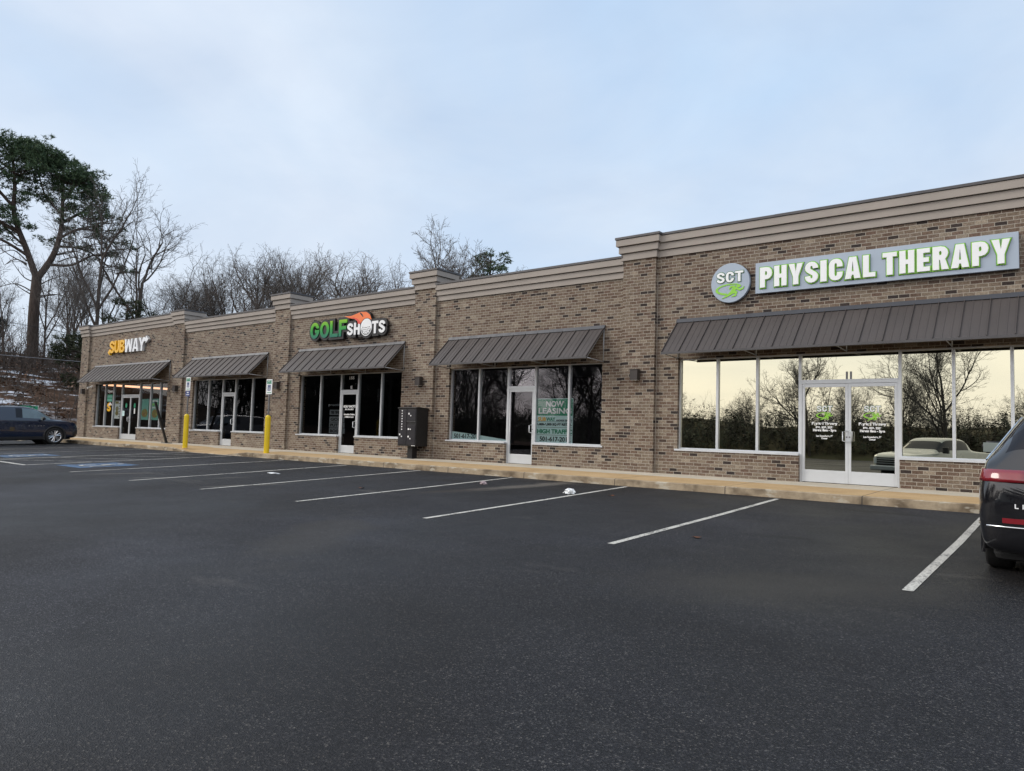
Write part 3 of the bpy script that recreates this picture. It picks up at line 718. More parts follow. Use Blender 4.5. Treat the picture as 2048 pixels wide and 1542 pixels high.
# interiors
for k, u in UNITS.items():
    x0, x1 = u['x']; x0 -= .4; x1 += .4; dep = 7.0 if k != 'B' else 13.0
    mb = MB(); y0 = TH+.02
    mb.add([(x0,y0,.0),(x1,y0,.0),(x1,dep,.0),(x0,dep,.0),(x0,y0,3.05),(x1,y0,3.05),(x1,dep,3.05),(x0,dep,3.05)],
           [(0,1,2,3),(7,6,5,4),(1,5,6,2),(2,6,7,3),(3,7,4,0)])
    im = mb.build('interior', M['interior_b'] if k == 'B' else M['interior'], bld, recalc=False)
# lit cove along the sandwich shop's side wall, counter and booths
room = [o for o in bld.children if o.name.startswith('interior')][0]
mb = MB(); mb.box(-41.75, -41.60, .8, 12.4, 2.76, 2.86); mb.build('cove_light', emissive('cove_glow', (1.0,.50,.28), 1.6), room)
mb = MB(); mb.box(-41.9, -40.2, 3.0, 11, .0, 1.0); mb.box(-41.9, -40.1, 2.95, 11.05, 1.001, 1.04)
mb.build('counter', M['interior_b'], room); mb = MB()
for i in range(1):
    x = -39.5 + i*2.3
    mb.box(x, x+1.1, 3.2, 3.8, .72, .76); mb.box(x+.5, x+.6, 3.45, 3.55, .0, .72); mb.box(x-.25, x-.15, 3.1, 3.9, .0, 1.15); mb.box(x+1.25, x+1.35, 3.1, 3.9, .0, 1.15)
mb.build('table', simple('booth_wood', (.10,.075,.05), .5), room)

# awnings
def awning(x0, x1, nseam):
    yb, zb, yt, zt = -.86, 2.83, -.012, 3.675
    mb = MB()
    mb.prism([(yt, zt), (yb, zb), (yb+.014, zb-.014), (yt, zt-.026)], x0, x1, 'x')
    dy, dz = (yb-yt), (zb-zt); L = math.hypot(dy, dz); ny, nz = dz/L, -dy/L     # outward normal (y,z)
    def rib(x, wd, h):
        mb.prism([(yt+dy*.03-ny*.001, zt+dz*.03-nz*.001), (yb+ny*-.001, zb-nz*.001), (yb+ny*h, zb+nz*h), (yt+dy*.03+ny*h, zt+dz*.03+nz*h)], x-wd/2, x+wd/2, 'x')
    for i in range(nseam+1):
        x = x0+.012 + (x1-x0-.024)*i/nseam
        rib(x, .013, .028)
        if i < nseam:
            for q in (1/3, 2/3): rib(x + (x1-x0)/nseam*q, .028, .006)
    o = mb.build('awning', M['awning'], bld)
    mb = MB(); mb.prism([(0-.001, zt+.05), (-.03, zt+.05), (-.085, zt-.045), (-.06, zt-.052), (-.02, zt-.02), (-.001, zt-.02)], x0-.015, x1+.015, 'x'); mb.build('flashing', M['flashing'], o)
    mb = MB(); mb.prism([(yb-.016, zb+.004), (yb-.016, zb-.045), (yb+.03, zb-.045), (yb+.03, zb-.016)], x0-.004, x1+.004, 'x'); mb.build('front_trim', M['coping'], o)
    n = max(2, round((x1-x0)/1.9)+1)
    for i in range(n):
        x = x0+.02 + (x1-x0-.04)*i/(n-1); mb = MB()
        mb.tube([(x, yb+.035, zb-.02), (x, -.004, zb-.06)], .012, 6)
        mb.tube([(x, -.02, zb-.06), (x, -.02, zt-.06)], .012, 6)
        mb.tube([(x, yb+.05, zb-.005), (x, -.02, zt-.06)], .011, 6)
        mb.build('bracket', M['alu_dull'], o, smooth=True)
    return o
awning(-40.79, -32.83, 19); awning(-30.86, -25.10, 13); awning(-23.08, -17.43, 13); awning(-15.45, -9.93, 13); awning(-7.88, -.22, 18)

# wall lamps
proto = None
for (x, w_), lb in zip([(-41.80, .3), (-31.95, .3), (-24.2, .3), (-16.56, .24), (-8.93, .24)],
        ['small bronze wall lamp on the far left corner pier of the strip mall', 'small bronze wall lamp on the pier beside the first disabled parking sign',
         'small bronze wall lamp beside the second disabled parking sign', 'small bronze box wall lamp on the pier above the black mailbox', 'bronze box wall lamp on the big pier left of the mirrored shop windows']):
    if proto is None:
        o = empty('wall_lamp', (x, -.10, 2.38), lb, 'wall lamp', 'bronze wall lamps on the brick piers')
        mb = MB(); mb.box(x-.105, x+.105, -.26, -.12, 2.26, 2.51); mb.box(x-.112, x+.112, -.27, -.115, 2.511, 2.53); mb.build('housing', M['lampbox'], o, bevel=.006)
        mb = MB(); mb.box(x-.07, x+.07, -.119, -.101, 2.30, 2.47); mb.build('back_plate', M['steel'], o)
        mb = MB(); mb.box(x-.085, x+.085, -.245, -.135, 2.252, 2.2595); mb.build('lens', M['white'], o)
        proto = o
    else:
        o = copy_tree(proto); o.location = (x, -.10, 2.38); o['label'] = lb

#==SIGNS==
def poly_part(name, polys, y, depth, mat, parent):
    """flat cut-out shapes (x,z) standing off the wall"""
    mb = MB()
    for p in polys: mb.prism(p, y-depth, y, 'y')
    return mb.build(name, mat, parent)
def arc(cx, cz, rx, rz, a0, a1, n=16): return [(cx+rx*math.cos(R(a0+(a1-a0)*i/n)), cz+rz*math.sin(R(a0+(a1-a0)*i/n))) for i in range(n+1)]
def crescent(outer, inner): return outer + inner[::-1]
def stroke(pts, ws):
    """tapering brush stroke polygon"""
    L = []; Rr = []
    for i, p in enumerate(pts):
        a = Vector(pts[max(i-1,0)]); b = Vector(pts[min(i+1,len(pts)-1)]); d = (b-a).normalized(); w_ = ws[i]/2
        L.append((p[0]-d.y*w_, p[1]+d.x*w_)); Rr.append((p[0]+d.y*w_, p[1]-d.x*w_))
    return L + Rr[::-1]

M['sign_grey'] = simple('sign_lavender_grey', (.37,.44,.53), .35, var=.03)
M['sign_green'] = simple('sign_dark_green', (.045,.16,.06), .5)
M['sign_lime'] = simple('sign_lime', (.27,.62,.05), .4, var=.04)
M['letter_white'] = simple('letter_white', (.88,.90,.91), .4, var=.02)
M['sub_yellow'] = simple('letter_yellow', (.86,.47,.01), .35, var=.03)
M['sub_white'] = simple('letter_bright_white', (.84,.87,.90), .3, var=.02)
M['letter_side'] = simple('letter_return', (.58,.58,.58), .4)
M['flame'] = simple('flame_orange', (.88,.20,.055), .35, var=.04)
M['flame_red'] = simple('flame_red', (.72,.065,.05), .35, var=.04)
gn = NT('golf_green'); gt = gn.node('ShaderNodeTexCoord'); gz_ = gn.sep(gt.outputs['Generated'])[2]
gn.base(gn.ramp(gz_, [(.05, (.006,.16,.105)), (.45, (.01,.28,.05)), (.75, (.07,.40,.012)), (1, (.24,.50,.01))])); gn.set(rough=.35)

# physical therapy board
o = empty('banner_sign', (-3.5, 0, 4.15), 'long pale grey board reading PHYSICAL THERAPY in white letters edged green', 'sign')
mb = MB(); mb.box(-5.95, -1.06, -.115, -.02, 4.145, 4.835); mb.build('board', M['sign_grey'], o, bevel=.006)
mb = MB(); mb.box(-5.90, -1.11, -.02, -.002, 4.19, 4.79); mb.build('mount', M['black'], o)
for wd, a, b in (('PHYSICAL', -5.83, -3.47), ('THERAPY', -3.33, -1.19)):
    block_text('lettering_edge', wd, a, b, 4.258, 4.712, -.118, M['sign_green'], o, .006, .105, .085, .20, .026)
    block_text('lettering_halo', wd, a, b, 4.258, 4.712, -.1245, M['sign_lime'], o, .006, .105, .085, .20, .019)
    block_text('lettering', wd, a, b, 4.262, 4.712, -.131, M['letter_white'], o, .03, .105, .085, .20, .002)
# round logo sign
def sct_logo(parent, cx, cz, s, y, d, rim=True):
    """SCT over a running figure inside a swoosh, s = half width of the emblem"""
    if rim: block_text('lettering_edge', 'SCT', cx-.70*s, cx+.70*s, cz+.06*s, cz+.60*s, y, M['sign_green'], parent, d, .135*s, .10*s, .14, .035*s)
    block_text('lettering', 'SCT', cx-.70*s, cx+.70*s, cz+.06*s, cz+.60*s, y-d-.001, M['letter_white'], parent, d*2, .135*s, .10*s, .14, 0)
    T = lambda L: [(cx+a*s, cz+b*s*.74) for a, b in L]
    sw = crescent(T(arc(.05, -.42, .82, .40, 62, 255, 22)), T(arc(.10, -.40, .74, .30, 66, 250, 22)))
    arcs = [crescent(T([(.43, -.06), (.75, -.07), (.80,-.10)]), T([(.43, -.11), (.74, -.115), (.79,-.105)]))]
    poly_part('swoosh', [sw], y, d*1.3, M['sign_lime'], parent)
    run = [stroke(T([(-.42,-1.02),(-.1,-.82),(.12,-.62),(.22,-.42),(.30,-.28)]), [.02*s,.11*s,.2*s,.22*s,.16*s]),       # trailing leg and trunk
           stroke(T([(.14,-.62),(.34,-.66),(.30,-.85),(.08,-.93)]), [.17*s,.15*s,.11*s,.04*s]),     # front leg folded
           stroke(T([(.28,-.26),(.06,-.22),(-.04,-.40)]), [.13*s,.1*s,.05*s]),                      # rear arm
           stroke(T([(.32,-.34),(.50,-.50),(.68,-.42),(.74,-.28)]), [.12*s,.1*s,.08*s,.03*s]),       # leading arm
           T(arc(.46,-.22,.12,.11,0,330,11))]
    for i, p in enumerate(run): 
        poly_part('runner', [p], y-.0007*(i+1), d*1.5, M['sign_lime'], parent)
o = empty('round_sign', (-6.54, 0, 4.0), 'round pale grey logo sign reading SCT above a green running figure', 'sign')
mb = MB(); mb.lathe([(.45, -.115), (.458, -.108), (.458, -.03)], (-6.54, 0, 4.455), 'y', 64); mb.build('disc', M['sign_grey'], o)
mb = MB(); mb.lathe([(.462, -.030), (.462, -.002)], (-6.54, 0, 4.455), 'y', 64); mb.build('rim', M['black'], o)
sct_logo(o, -6.54, 4.44, .45, -.116, .006)

# golf sign
o = empty('golf_sign', (-20.3, 0, 4.04), 'shop sign reading GOLF SHOTS in green and white on black, with an orange flame', 'sign')
bk_ = poly_part('backing', [[(-22.2,4.02),(-20.2,4.05),(-18.25,4.05),(-18.25,4.45),(-19.0,4.48),(-20.2,4.58),(-22.2,4.58)]], -.03, .03, M['black'], o)
for wd, a, b, z0, z1, st in (('GOLF', -22.27, -20.20, 4.04, 4.625, .0006), ('SH', -20.18, -19.51, 4.05, 4.47, .0005), ('TS', -18.89, -18.24, 4.04, 4.46, .0007)):
    block_text('lettering_back', wd, a, b, z0, z1, -.061 - st*4, M['black'], o, .095, .15, .13, .10, .085, .5, False, st)
block_text('lettering', 'GOLF', -22.27, -20.20, 4.04, 4.625, -.163, gn.mat, o, .02, .135, .12, .10, 0, .5)
block_text('lettering', 'SH', -20.18, -19.51, 4.05, 4.47, -.1635, M['text_white'], o, .02, .10, .09, .16, 0, .5)
block_text('lettering', 'TS', -18.89, -18.24, 4.04, 4.46, -.1635, M['text_white'], o, .02, .10, .09, .12, 0, .5)
poly_part('ball_back', [arc(-19.18, 4.27, .36, .37, 0, 350, 35)], -.063, .10, M['black'], o)
ball = poly_part('golf_ball', [arc(-19.18, 4.275, .285, .295, 0, 352, 40)], -.165, .022, M['text_white'], o)
poly_part('ball_shade', [crescent(arc(-19.18, 4.275, .255, .262, 200, 340, 20), arc(-19.18, 4.30, .235, .262, 200, 340, 20))], -.1875, .002, M['black'], ball)
rng = random.Random(4); mbd = MB()
for i in range(7):
    for j in range(4):
        a = -.21+.07*i + (.035 if j % 2 else 0); b = -.20+.062*j + .05*abs(a)*3
        if (a/.235)**2 + (b/.24)**2 < .9 and b < .07: mbd.prism(arc(-19.18+a, 4.27+b, .017, .02, 0, 300, 6), -.1895, -.1872, 'y')
mbd.build('dimples', M['black'], ball)
fl = [(-20.36,4.73),(-20.0,4.72),(-19.72,4.77),(-19.5,4.82),(-19.22,4.80),(-19.02,4.69),(-18.93,4.52),(-19.1,4.58),(-19.22,4.59),(-19.36,4.55),(-19.45,4.46),(-19.52,4.40),(-19.62,4.42),(-19.66,4.52),(-19.8,4.60),(-20.05,4.64)]
poly_part('flame_back', [[(x*1.02+.38, z+ (.05 if z > 4.6 else -.02)) for x, z in fl]], -.064, .10, M['black'], o)
poly_part('flame', [fl], -.164, .017, M['flame'], o)
poly_part('flame', [[(-20.1,4.665),(-19.85,4.655),(-19.66,4.60),(-19.54,4.52),(-19.47,4.44),(-19.53,4.405),(-19.61,4.43),(-19.655,4.53),(-19.8,4.612)]], -.1815, .003, M['flame_red'], o)
poly_part('flame', [stroke([(-19.52,4.79),(-19.42,4.71),(-19.36,4.64)], [.05,.06,.02])], -.1815, .003, M['black'], o)

# sandwich shop sign
o = empty('sandwich_shop_sign', (-37, 0, 4.25), 'shop sign reading SUBWAY in yellow and white raised letters with arrow ends', 'sign')
def raised(s, a, b, m, nm='lettering', z0=4.275, z1=4.90):
    block_text(nm+'_return', s, a, b, z0, z1, -.02, M['letter_side'] if m != 'sub_yellow' else M['sub_yellow'], o, .11, .16, .125, .05, 0, .42)
    block_text(nm, s, a, b, z0, z1, -.1305, M[m], o, .012, .16, .125, .05, 0, .42)
raised('SUB', -39.0, -37.34, 'sub_yellow'); raised('WAY', -37.31, -35.22, 'sub_white', z0=4.26)
for pts, m in (([(-38.98,4.42),(-38.72,4.40),(-38.80,4.33),(-38.95,4.30),(-38.95,4.19),(-39.17,4.33),(-38.98,4.50)], 'sub_yellow'),
               ([(-35.50,4.74),(-35.34,4.88),(-35.12,4.86),(-35.12,4.96),(-34.86,4.78),(-35.12,4.60),(-35.12,4.70),(-35.30,4.70),(-35.42,4.58)], 'sub_white')):
    poly_part('arrow_return', [pts], -.0205, .11, M['letter_side'] if m == 'sub_white' else M[m], o); poly_part('arrow', [pts], -.131, .0125, M[m], o)
mb = MB(); mb.box(-38.8, -35.3, -.02, -.001, 4.45, 4.60); mb.build('raceway', M['steel'], o)

# vinyl on doors and panes
for d_, cx, z in zip(DOORS['S'], (-4.525, -3.59), (0, 0)):
    y = FY+.034
    text('lettering', 'Physical Therapy', cx-.26, cx+.26, 1.215, 1.29, y, M['text_white'], d_, .003, .0035)
    text('lettering', '501. 525. 2273', cx-.18, cx+.18, 1.155, 1.20, y, M['text_white'], d_, .003, .0035)
    text('lettering', 'Hours: 8am - 5pm', cx-.235, cx+.235, 1.075, 1.145, y, M['text_white'], d_, .003, .0035)
    text('lettering', 'Leo Sowerbutts, PT\nOwner', cx-.17, cx+.17, .925, 1.015, y, M['text_white'], d_, .003, .0015)
    sct_logo(d_, cx, 1.50, .225, y, .001, True)
d_ = DOORS['D'][0]; y = FY+.034
text('lettering', 'GOLF SHOTS', -20.57, -19.92, 1.575, 1.66, y, M['text_white'], d_, .003, .005)
text('lettering', '501.701.8037', -20.48, -20.0, 1.49, 1.545, y, M['text_white'], d_, .003, .0035)
text('lettering', 'Schedule Online', -20.53, -19.95, 1.31, 1.37, y, M['text_white'], d_, .003, .003)
text('lettering', 'golfshots.org', -20.48, -20.0, 1.21, 1.285, y, M['text_white'], d_, .003, .003)
tw = WINS['D'][2]
text('lettering', '155', -20.32, -20.06, 2.56, 2.66, FY+.048, M['text_white'], tw, .003, .004)
text('lettering', 'E', -20.24, -20.15, 2.23, 2.33, FY+.048, M['text_white'], tw, .003, .004)
text('lettering', 'D', -27.96, -27.87, 2.24, 2.34, FY+.048, M['text_white'], WINS['C'][2], .003, .004)
text('lettering', 'F', -12.74, -12.66, 2.25, 2.32, FY+.048, M['text_white'], WINS['E'][2], .003, .004)
mb = MB()
for dx in (-.05, .03): mb.box(-4.05+dx, -4.05+dx+.035, FY+.03, FY+.0485, DH+.03, DH+.19)
mb.build('closer_arm', M['steel'], WINS['S'][3])

# leasing poster behind the glass of the vacant unit
P_green = simple('poster_green', (.004,.26,.13), .5, var=.05); P_teal = simple('poster_pale_teal', (.62,.86,.86), .5, var=.04); P_mint = simple('poster_mint', (.13,.40,.33), .5)
o = empty('leasing_poster', (-11.6, .2, .6), 'green and white NOW LEASING poster standing behind the shop glass right of the door', 'poster')
mb = MB(); mb.box(-12.18, -10.98, .165, .185, .60, 1.84); mb.build('board', P_teal, o)
mb = MB(); mb.box(-12.17, -10.99, .160, .1645, 1.37, 1.825); mb.build('green_field', P_green, o)
text('lettering', 'NOW', -11.87, -11.28, 1.61, 1.77, .159, M['text_white'], o, .003, .008)
text('lettering', 'LEASING', -12.12, -11.02, 1.42, 1.58, .159, M['text_white'], o, .003, .008)
text('lettering', 'SUB', -12.13, -11.86, 1.22, 1.325, .159, M['sub_yellow'], o, .003, .005)
text('lettering', 'WAY', -11.85, -11.55, 1.22, 1.325, .159, P_green, o, .003, .005)
text('lettering', 'ANCHOR TENANT', -11.52, -11.0, 1.215, 1.265, .159, M['text_dark'], o, .003, .002)
text('lettering', '1,000-6,000 SQ FT RETAIL', -12.15, -11.0, 1.085, 1.165, .159, M['text_dark'], o, .003, .005)
text('lettering', 'HIGH TRAFFIC', -12.15, -10.99, .875, 1.0, .159, P_green, o, .003, .006)
text('lettering', '501-617-2012', -12.06, -11.03, .665, .795, .159, M['text_dark'], o, .003, .005)
mb = MB()
for z in (1.195, 1.045, .835): mb.box(-12.16, -11.0, .1605, .1645, z, z+.008)
mb.build('rule', M['text_dark'], o)
o = empty('fallen_poster', (-14.5, .25, .6), 'pale leasing poster lying low behind the vacant shop glass showing only a telephone number', 'poster')
mb = MB(); mb.prism([(-15.38,.60),(-13.2,.60),(-13.2,.66),(-14.3,.775),(-15.38,.865)], .165, .18, 'y'); mb.build('board', P_teal, o)
text('lettering', '501-617-2012', -15.30, -14.24, .665, .80, .1635, M['text_dark'], o, .003, .005)
# parcels seen on the floor behind the vacant unit's door
for i, (lb, y0) in enumerate([('pale blue carton on the floor behind the vacant shop door, bottom of its stack', .0), ('pale blue carton lying on another behind the vacant shop door', .232)]):
    o = empty('carton', (-12.5, .9, y0), lb, 'box', 'cartons stacked inside the vacant shop door')
    mb = MB(); mb.box(-12.75+i*.04, -12.2-i*.03, .75, 1.15, y0+.002, y0+.23); mb.build('carton_body', simple('carton_blue', (.34,.62,.68), .6), o)
    mb = MB(); mb.box(-12.70, -12.28, .742, .749, y0+.06, y0+.16); mb.build('print', P_teal, o)

# sandwich shop window graphics
def poster(lb, x0, x1, z0, z1, col, y=.155):
    o = empty('window_poster', ((x0+x1)/2, y, z0), lb, 'poster', 'posters in the sandwich shop window')
    mb = MB(); mb.box(x0, x1, y, y+.006, z0, z1); mb.build('sheet', col, o); return o
fm = NT('food_print'); fp = fm.pos()
fm.base(fm.ramp(fm.noise(fp, 9, 4, .7), [(.3, (.12,.05,.02)), (.45, (.35,.17,.06)), (.55, (.12,.22,.04)), (.68, (.55,.36,.16)), (.8, (.4,.05,.03))])); fm.set(rough=.4)
o = poster('tall white menu poster with orange food pictures left of the sandwich shop doors', -38.66, -38.05, 1.0, 1.90, M['white'])
mb = MB()
for cz in (1.28, 1.5): mb.prism(arc(-38.38, cz, .17, .12, 0, 340, 18), .150, .1545, 'y')
mb.prism([(-38.6,1.75),(-38.25,1.75),(-38.25,1.87),(-38.6,1.87)], .150, .1545, 'y')
mb.build('picture', fm.mat, o)
for x in (-38.14,):
    mb = MB()
    for k in range(6): mb.box(x-.04, x+.05, .151, .1545, 1.08+k*.13, 1.13+k*.13)
    mb.build('print', M['text_dark'], o)
o = poster('pale teal sandwich poster in the bay just right of the sandwich shop doors', -35.76, -35.06, .98, 1.97, simple('poster_aqua', (.17,.42,.36), .5))
mb = MB(); mb.prism(arc(-35.42, 1.30, .30, .20, 0, 340, 20), .150, .1545, 'y'); mb.build('picture', fm.mat, o)
mb = MB(); mb.box(-35.5, -35.12, .1505, .1545, 1.66, 1.9); mb.build('print', P_mint, o)
o = poster('pale teal sandwich poster with green words, nearest the right end of the sandwich shop window', -34.74, -34.08, .98, 1.97, simple('poster_seafoam', (.16,.40,.33), .5))
mb = MB(); mb.prism(arc(-34.41, 1.28, .27, .20, 0, 340, 20), .150, .1545, 'y'); mb.build('picture', fm.mat, o)
text('lettering', 'NEW DEAL', -34.68, -34.15, 1.82, 1.92, .153, M['text_white'], o, .003, .006)
text('lettering', 'BE FREE', -34.68, -34.15, 1.64, 1.76, .153, M['sign_lime'], o, .003, .010)
text('lettering', 'GREAT VALUE', -34.68, -34.15, 1.52, 1.60, .153, M['text_white'], o, .003, .006)
wB = WINS['B'][1]; yv = FY+.048
text('lettering', 'Open', -39.52, -38.94, 2.28, 2.46, yv, M['text_white'], wB, .003, .012)
for z in (2.12, 1.93):
    mb = MB(); mb.box(-39.5, -38.95, yv-.003, yv-.001, z-.06, z+.06); mb.build('decal', P_mint, wB)
mb = MB(); mb.box(-39.53, -38.93, yv-.0009, yv+.0, 1.86, 2.22); mb.build('decal', P_green, wB)
block_text('emblem', 'S', -39.50, -39.04, 1.36, 1.80, yv, M['sub_yellow'], wB, .004, .13, .11)
poly_part('emblem', [[(-39.32,1.70),(-39.15,1.84),(-38.94,1.72),(-39.0,1.64),(-39.15,1.72),(-39.25,1.60)]], yv-.005, .002, M['text_white'], wB)
for d_, x in zip(DOORS['B'], (-37.3, -36.4)):
    mb = MB(); mb.prism(arc(x, 1.66, .10, .12, 0, 340, 14), FY+.031, FY+.034, 'y'); mb.build('sticker', P_green, d_)
mb = MB(); mb.box(-37.72, -37.46, FY+.031, FY+.034, 1.14, 1.40); mb.build('sticker', P_teal, DOORS['B'][0])
mb = MB(); mb.box(-36.45, -36.33, FY+.031, FY+.034, 1.26, 1.52); mb.build('sticker', M['white'], DOORS['B'][1])
# dim posters inside the golf shop
o = empty('notice_board', (-21.6, .6, .62), 'dim stack of dark framed notices standing inside the golf shop window', 'notice')
for i, (z, s_) in enumerate([(1.33,'TEE TIMES &'), (1.08,'GOLF'), (.87,'PUTTS'), (.66,'BOOK')]):
    mb = MB(); mb.box(-21.95, -21.12+.02*i, .6, .62, z, z+.19); mb.build('panel', M['text_dim'], o)
    text('lettering', s_, -21.88, -21.2, z+.035, z+.145, .598, M['black'], o, .003, .006)
text('lettering', 'practice', -21.9, -21.1, 1.62, 1.74, .5, M['text_dim'], o, .003, .002)

#==STREET FURNITURE==
# cluster mailbox
o = empty('cluster_mailbox', (-16.54, -.40, -.005), 'black pedestal mailbox unit with many numbered doors in front of the brick pier', 'mailbox')
mx0, mx1, my0, my1, mz0, mz1 = -16.94, -16.15, -.62, -.12, .37, 1.52
mb = MB(); mb.box(mx0, mx1, my0, my1, mz0, mz1); mb.build('cabinet', M['black'], o, bevel=.008)
mb = MB(); mb.prism([(my0-.03, mz1+.001), (my1+.02, mz1+.001), (my1+.02, mz1+.025), (my0+.1, mz1+.05), (my0-.03, mz1+.03)], mx0-.015, mx1+.015, 'x'); mb.build('hood', M['black'], o, bevel=.006)
mb = MB(); mb.box(-16.64, -16.43, -.48, -.27, .0, .369); mb.build('pedestal', M['black'], o, bevel=.005)
mb = MB(); mb.box(-16.78, -16.29, -.62, -.13, -.012, .014); mb.build('base_plate', M['black'], o)
dm = simple('mailbox_door', (.018,.017,.022), .38, var=.15)
def mdoor(x0, x1, z0, z1, locks):
    mb = MB(); mb.box(x0+.006, x1-.006, my0-.012, my0-.001, z0+.004, z1-.004); d = mb.build('door', dm, o, bevel=.002)
    for (lx, lz, r_) in locks:
        mb = MB(); mb.lathe([(r_, -.010), (r_*.7, -.014), (r_*.7, -.004)] if False else [(r_, -.009), (r_, 0)], (lx, my0-.0125, lz), 'y', 14); mb.build('lock', M['chrome'] if r_ < .02 else M['white'], d)
zz = [1.49 - i*.0815 for i in range(9)]
for i in range(8): mdoor(mx0+.02, -16.56, zz[i+1], zz[i], [(-16.76, (zz[i]+zz[i+1])/2, .021), (-16.89, (zz[i]+zz[i+1])/2, .011)])
mdoor(mx0+.02, -16.56, .41, zz[8]-.0, [(-16.84, .72, .030), (-16.76, .66, .022)])
mdoor(-16.55, mx1-.02, 1.16, 1.49, [(-16.46, 1.36, .030), (-16.38, 1.30, .022)])
mdoor(-16.55, mx1-.02, .76, 1.02, [(-16.46, .89, .030), (-16.38, .885, .022)])
mdoor(-16.55, mx1-.02, .41, .755, [(-16.46, .66, .030), (-16.38, .60, .022)])
mb = MB(); mb.box(-16.56, mx1-.03, my0-.022, my0-.001, 1.125, 1.137); mb.build('mail_slot', M['steel'], o)
mb = MB(); mb.box(-16.33, mx1-.02, my0-.004, my0-.0005, .382, .396); mb.build('name_strip', M['white'], o)

# bollards with sign posts
def accessible(x, y, ztop, van, lb1, lb2):
    zb = -.05
    o = empty('bollard', (x, y, zb), lb1, 'bollard', 'yellow bollards at the kerb ramp')
    mb = MB(); mb.lathe([(.088, 0), (.088, 1.19), (.080, 1.225), (.055, 1.25)], (x, y, zb), 'z', 24); mb.build('sleeve', M['yellow'], o, smooth=False)
    mb = MB(); mb.lathe([(.05, 0), (.045, .012), (.03, .02)], (x, y, zb+1.2502), 'z', 16); mb.build('cap', M['yellow'], o)
    s = empty('parking_sign', (x, y, zb+1.27), lb2, 'sign', 'disabled parking signs on the bollards')
    mb = MB(); mb.box(x-.03, x+.03, y-.012, y-.006, zb+1.27, ztop-.02); mb.box(x-.03, x-.024, y-.0055, y+.018, zb+1.27, ztop-.02); mb.box(x+.024, x+.03, y-.0055, y+.018, zb+1.27, ztop-.02); mb.build('post', M['steel'], s)
    hw, hh = .165, .5; z0 = ztop-hh; yy = y-.014
    mb = MB(); mb.box(x-hw, x+hw, yy-.004, yy, z0, ztop); pl = mb.build('sign_plate', M['white'], s, bevel=.001)
    text('lettering', 'RESERVED\nPARKING', x-.135, x+.135, ztop-.155, ztop-.04, yy-.005, P_green, pl, .002, .006)
    mb = MB(); mb.box(x-.085, x+.085, yy-.006, yy-.0045, z0+.12, z0+.31); mb.build('blue_panel', simple('sign_blue', (.008,.04,.17), .4), pl)
    sym = [stroke([(x-.005,z0+.27),(x-.005,z0+.205),(x+.035,z0+.205),(x+.05,z0+.15)], [.018,.018,.018,.018]), crescent(arc(x-.005, z0+.185, .045, .045, 130, 350, 14), arc(x-.005, z0+.185, .031, .031, 130, 350, 14)), arc(x-.007, z0+.289, .014, .014, 0, 320, 9)]
    for i, p in enumerate(sym): poly_part('wheelchair_symbol', [p], yy-.0062-.0003*i, .002, M['white'], pl)
    mb = MB(); mb.prism(stroke([(x-.1,z0+.055),(x+.1,z0+.055)], [.02,.02]), yy-.006, yy-.0045, 'y'); mb.prism([(x+.1,z0+.03),(x+.14,z0+.055),(x+.1,z0+.08)], yy-.006, yy-.0045, 'y'); mb.build('arrow', P_green, pl)
    if van:
        mb = MB(); mb.box(x-.155, x+.155, yy-.004, yy, z0-.215, z0-.015); p2 = mb.build('van_plate', simple('van_blue', (.015,.04,.20), .4), s)
        text('lettering', 'VAN', x-.07, x+.08, z0-.10, z0-.045, yy-.005, M['white'], p2, .002, .005)
        text('lettering', 'ACCESSIBLE', x-.12, x+.12, z0-.175, z0-.135, yy-.005, M['white'], p2, .002, .003)
accessible(-26.72, -2.30, 2.60, True, 'yellow bollard at the kerb ramp, holding the sign with an extra blue plate', 'reserved disabled parking sign with a second small blue plate below it')
accessible(-21.46, -2.26, 2.41, False, 'yellow bollard at the kerb ramp, holding the sign with one plate only', 'reserved disabled parking sign with a single plate, in front of a bronze wall lamp')

# leaning banner stand near the sandwich shop
o = empty('banner_stand', (-31.3, -.72, -.005), 'bare black leaning stand on a foot in front of the sandwich shop', 'stand')
mb = MB(); mb.prism([(-.70, .02), (-.79, .02), (-1.36, 1.75), (-1.28, 1.75)], -31.36, -31.27, 'x'); mb.build('pole', M['black'], o, bevel=.004)
mb = MB(); mb.box(-31.62, -31.02, -.83, -.63, -.012, .019); mb.build('foot', M['black'], o)
# security camera
o = empty('security_camera', (-41.1, -.002, 2.62), 'small white security camera on the brick near the far left shop window', 'camera')
mb = MB(); mb.lathe([(.045, -.02), (.045, 0)], (-41.1, -.001, 2.66), 'y', 14); mb.tube([(-41.1, -.02, 2.66), (-41.1, -.09, 2.64)], .016, 8); mb.build('mount', M['white'], o)
mb = MB(); mb.tube([(-41.1, -.06, 2.60), (-41.07, -.25, 2.55)], [.05, .055], 12); mb.build('housing', M['white'], o, smooth=False)
# wheel stops
for (x, y, L), lb in zip([(-41.3, -3.2, 1.8), (-46.6, -2.2, 1.8)], ['white concrete wheel stop lying by the left end of the brick mall', 'pale concrete wheel stop on the tarmac seen beneath the blue car']):
    z = gz(y)
    mb = MB(); mb.prism([(y-.09, z), (y+.09, z), (y+.065, z+.13), (y-.065, z+.13)], x-L/2, x+L/2, 'x')
    o = mb.build('wheel_stop', M['walk_pale'], None, loc=(x, y, z), bevel=.01); tag(o, lb, 'wheel stop', 'concrete wheel stops')
